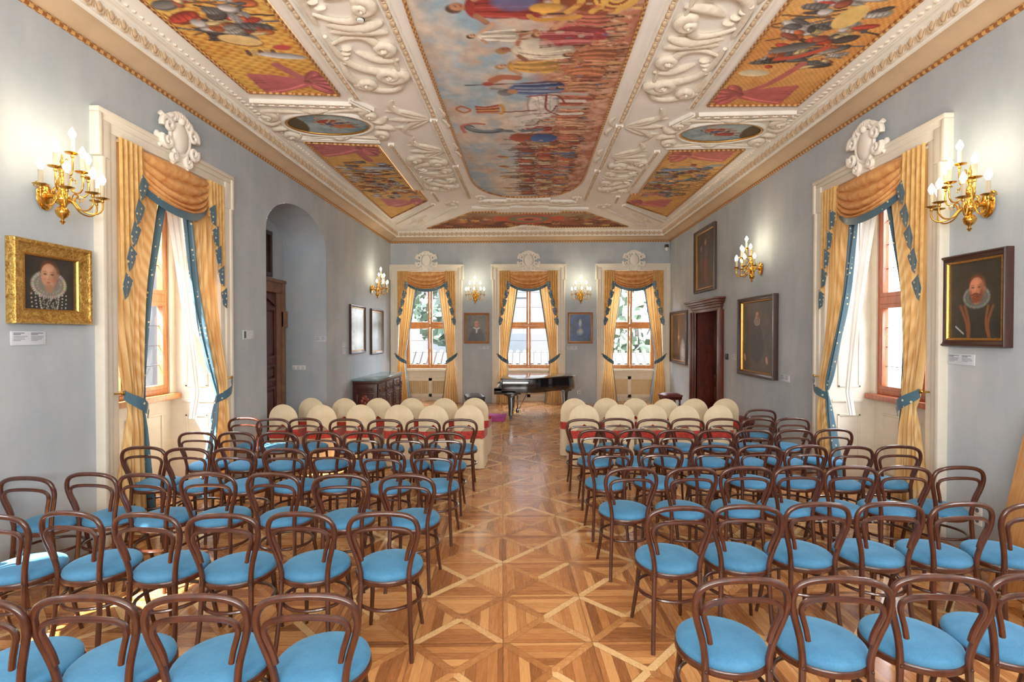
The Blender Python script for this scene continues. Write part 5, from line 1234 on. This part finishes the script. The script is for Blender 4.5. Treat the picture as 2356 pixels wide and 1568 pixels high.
# ------------------------------------------------------------------ what stands outside
M['leafm'] = plain('sunlit foliage', (.034,.060,.030,1), .8, vary=.4, scale=2.2); M['leafd'] = plain('shaded foliage', (.026,.050,.032,1), .8, vary=.4, scale=2.2)
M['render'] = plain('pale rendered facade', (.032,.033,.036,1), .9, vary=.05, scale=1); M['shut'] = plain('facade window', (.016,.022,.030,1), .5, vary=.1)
M['tile'] = plain('clay coping tiles', (.027,.021,.021,1), .8, vary=.15, scale=4); M['yard'] = plain('pale gravel yard', srgb(110,108,100), .95, vary=.1, scale=3); M['trunk'] = plain('bark', (.01,.008,.006,1), .9, vary=.2)
gr = MB().add([(-40,-12,-.4),(40,-12,-.4),(40,50,-.4),(-40,50,-.4)], [(0,1,2,3)]).build('yard_ground', M['yard'], smooth=0, fix=False); tag(gr, kind='structure')
t = empty('garden_wall', (0,18.2,-.4)); tag(t, 'low garden wall with tiled coping outside the back windows', 'wall')
MB().box(-12,12,0,.4,0,1.25).build('masonry', M['render'], t, smooth=0)
m = MB(); m.add([(-12,-.35,1.2),(12,-.35,1.2),(12,.25,1.62),(-12,.25,1.62)], [(0,1,2,3)]); 
for k in range(96): x = -11.9+.25*k; m.tube([(x,-.38,1.22),(x,.25,1.66)], .07, 6)
m.build('tile_coping', M['tile'], t)
M['render2'] = plain('darker rendered facade', (.021,.022,.025,1), .9, vary=.08, scale=1)  # side facades, colour lowered so the side window views do not burn out
def building(loc, sx, sy, h, label, face):
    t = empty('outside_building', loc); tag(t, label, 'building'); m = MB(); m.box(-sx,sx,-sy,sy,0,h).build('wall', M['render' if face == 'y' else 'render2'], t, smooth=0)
    for i in range(4):
        for k in range(3):
            z = 1.2+k*3.0; p = MB(); u = -.75+.5*i
            if face == 'y': p.box(u*sx-.5, u*sx+.5, -sy-.05, -sy+.05, z, z+1.6)
            else: fx = sx*face; p.box(fx-.05, fx+.05, u*sy-.5, u*sy+.5, z, z+1.6)
            p.build('window', M['shut'], t, smooth=0)
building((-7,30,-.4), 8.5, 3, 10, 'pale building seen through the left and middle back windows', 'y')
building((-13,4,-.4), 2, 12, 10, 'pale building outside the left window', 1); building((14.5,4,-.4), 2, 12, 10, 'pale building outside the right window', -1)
def tree(x, y, h, r, mat, label):
    t = empty('garden_tree', (x, y, -.4)); tag(t, label, 'tree', 'trees outside the back windows')
    MB().tube([(0,0,0),(.05,.05,h*.35),(0,.1,h*.6)], [.16,.12,.07], 8).build('trunk', M['trunk'], t)
    m = MB(); q = random.Random(int(x*7+y))
    for k in range(620):
        a = q.uniform(0,2*PI); b = q.uniform(-.5*PI,.5*PI); rr_ = r*q.uniform(.55,1)**.5
        c = Vector((rr_*math.cos(a)*math.cos(b), rr_*math.sin(a)*math.cos(b), h*.64+rr_*.95*math.sin(b))); s_l = q.uniform(.16,.36)*r*.5
        d1 = Vector((q.uniform(-1,1),q.uniform(-1,1),q.uniform(-1,1))).normalized(); d2 = d1.orthogonal().normalized()
        m.add([(c-d1*s_l)[:], (c+d2*s_l*.6)[:], (c+d1*s_l)[:], (c-d2*s_l*.6)[:]], [(0,1,2,3)])
    m.build('crown', M[mat], t, smooth=0, fix=False)
tree(4.7,22.6,5.2,2.5,'leafm','bright green tree outside the right back window'); tree(10.8,25.5,8,3.0,'leafd','darker green tree outside right of the right back window'); tree(-3.2,21.5,5.6,1.9,'leafd','small green tree outside the left back window'); tree(7.6,20.6,3.2,1.1,'leafd','low green bush behind the garden wall at right')

# ------------------------------------------------------------------ light
W = bpy.data.worlds.new('hazy sky'); bpy.context.scene.world = W; W.use_nodes = True
bg = W.node_tree.nodes['Background']; bg.inputs[0].default_value = (.88,.94,1.0,1); bg.inputs[1].default_value = 14.0
def light(name, typ, loc, rot=(0,0,0), e=1, c=(1,1,1), **kw):
    l = bpy.data.lights.new(name, typ); l.energy = e; l.color = c
    for k, v in kw.items(): setattr(l, k, v)
    o = bpy.data.objects.new(name, l); COL.objects.link(o); o.location = loc; o.rotation_euler = rot; return o
def aim(o, d): o.rotation_euler = Vector(d).to_track_quat('-Z', 'Y').to_euler(); return o
aim(light('sun', 'SUN', (-12,-6,14), e=34, c=(1,.94,.84), angle=.02), (.52,.60,-1.0))
for q in (WL, WR, WL0, WR0, *WB):
    f, r = WALL[q['w']]; p = Vector(f(q['u'])); n_ = Matrix.Rotation(r, 3, 'Z') @ Vector((0,-1,0)); p.y *= LF if q['w'] == 'L' else 1; c = p-n_*(q['dep']+.10)
    o = light('window_portal', 'AREA', (c.x, c.y, (q['sill']+q['top'])/2), shape='RECTANGLE', size=q['a']*2, size_y=q['top']-q['sill']); o.data.cycles.is_portal = True; aim(o, n_)
#, 'AREA', ((XL+XR)/2, YB, ZC/2), shape='RECTANGLE', size=XR-XL, size_y=ZC); o.data.cycles.is_portal = True; aim(o, (0,1,0))
for s_ in SC:
    f = s_.matrix_basis @ Vector((0,-.34,.66)); light('sconce_glow', 'POINT', f, e=5, c=(1,.82,.54), shadow_soft_size=.2)

aim(light('ceiling_fill', 'AREA', (0,-1.9,2.3), e=260, c=(1,.96,.90), shape='RECTANGLE', size=4.5, size_y=1.0), (0,.75,.62))  # added fill lamp behind the camera, brightens the ceiling

# ------------------------------------------------------------------ camera
F_, yaw, pit = 1180.0, math.atan(39/1180), math.atan(16/1180)
cam = bpy.data.cameras.new('camera'); cam.sensor_fit = 'HORIZONTAL'; cam.sensor_width = 36; cam.lens = 36*F_/2356; cam.clip_start = .05
co = bpy.data.objects.new('camera', cam); COL.objects.link(co); co.location = (0,0,1.88); co.rotation_euler = (PI/2-pit, 0, yaw)
sc = bpy.context.scene; sc.camera = co
sc.view_settings.view_transform = 'Standard'; sc.view_settings.look = 'None'; sc.view_settings.exposure = .98; sc.view_settings.gamma = 1.12
sc.cycles.max_bounces = 8; sc.cycles.diffuse_bounces = 5; sc.cycles.glossy_bounces = 3; sc.cycles.transparent_max_bounces = 12; sc.cycles.caustics_reflective = False; sc.cycles.caustics_refractive = False; sc.cycles.sample_clamp_indirect = 6
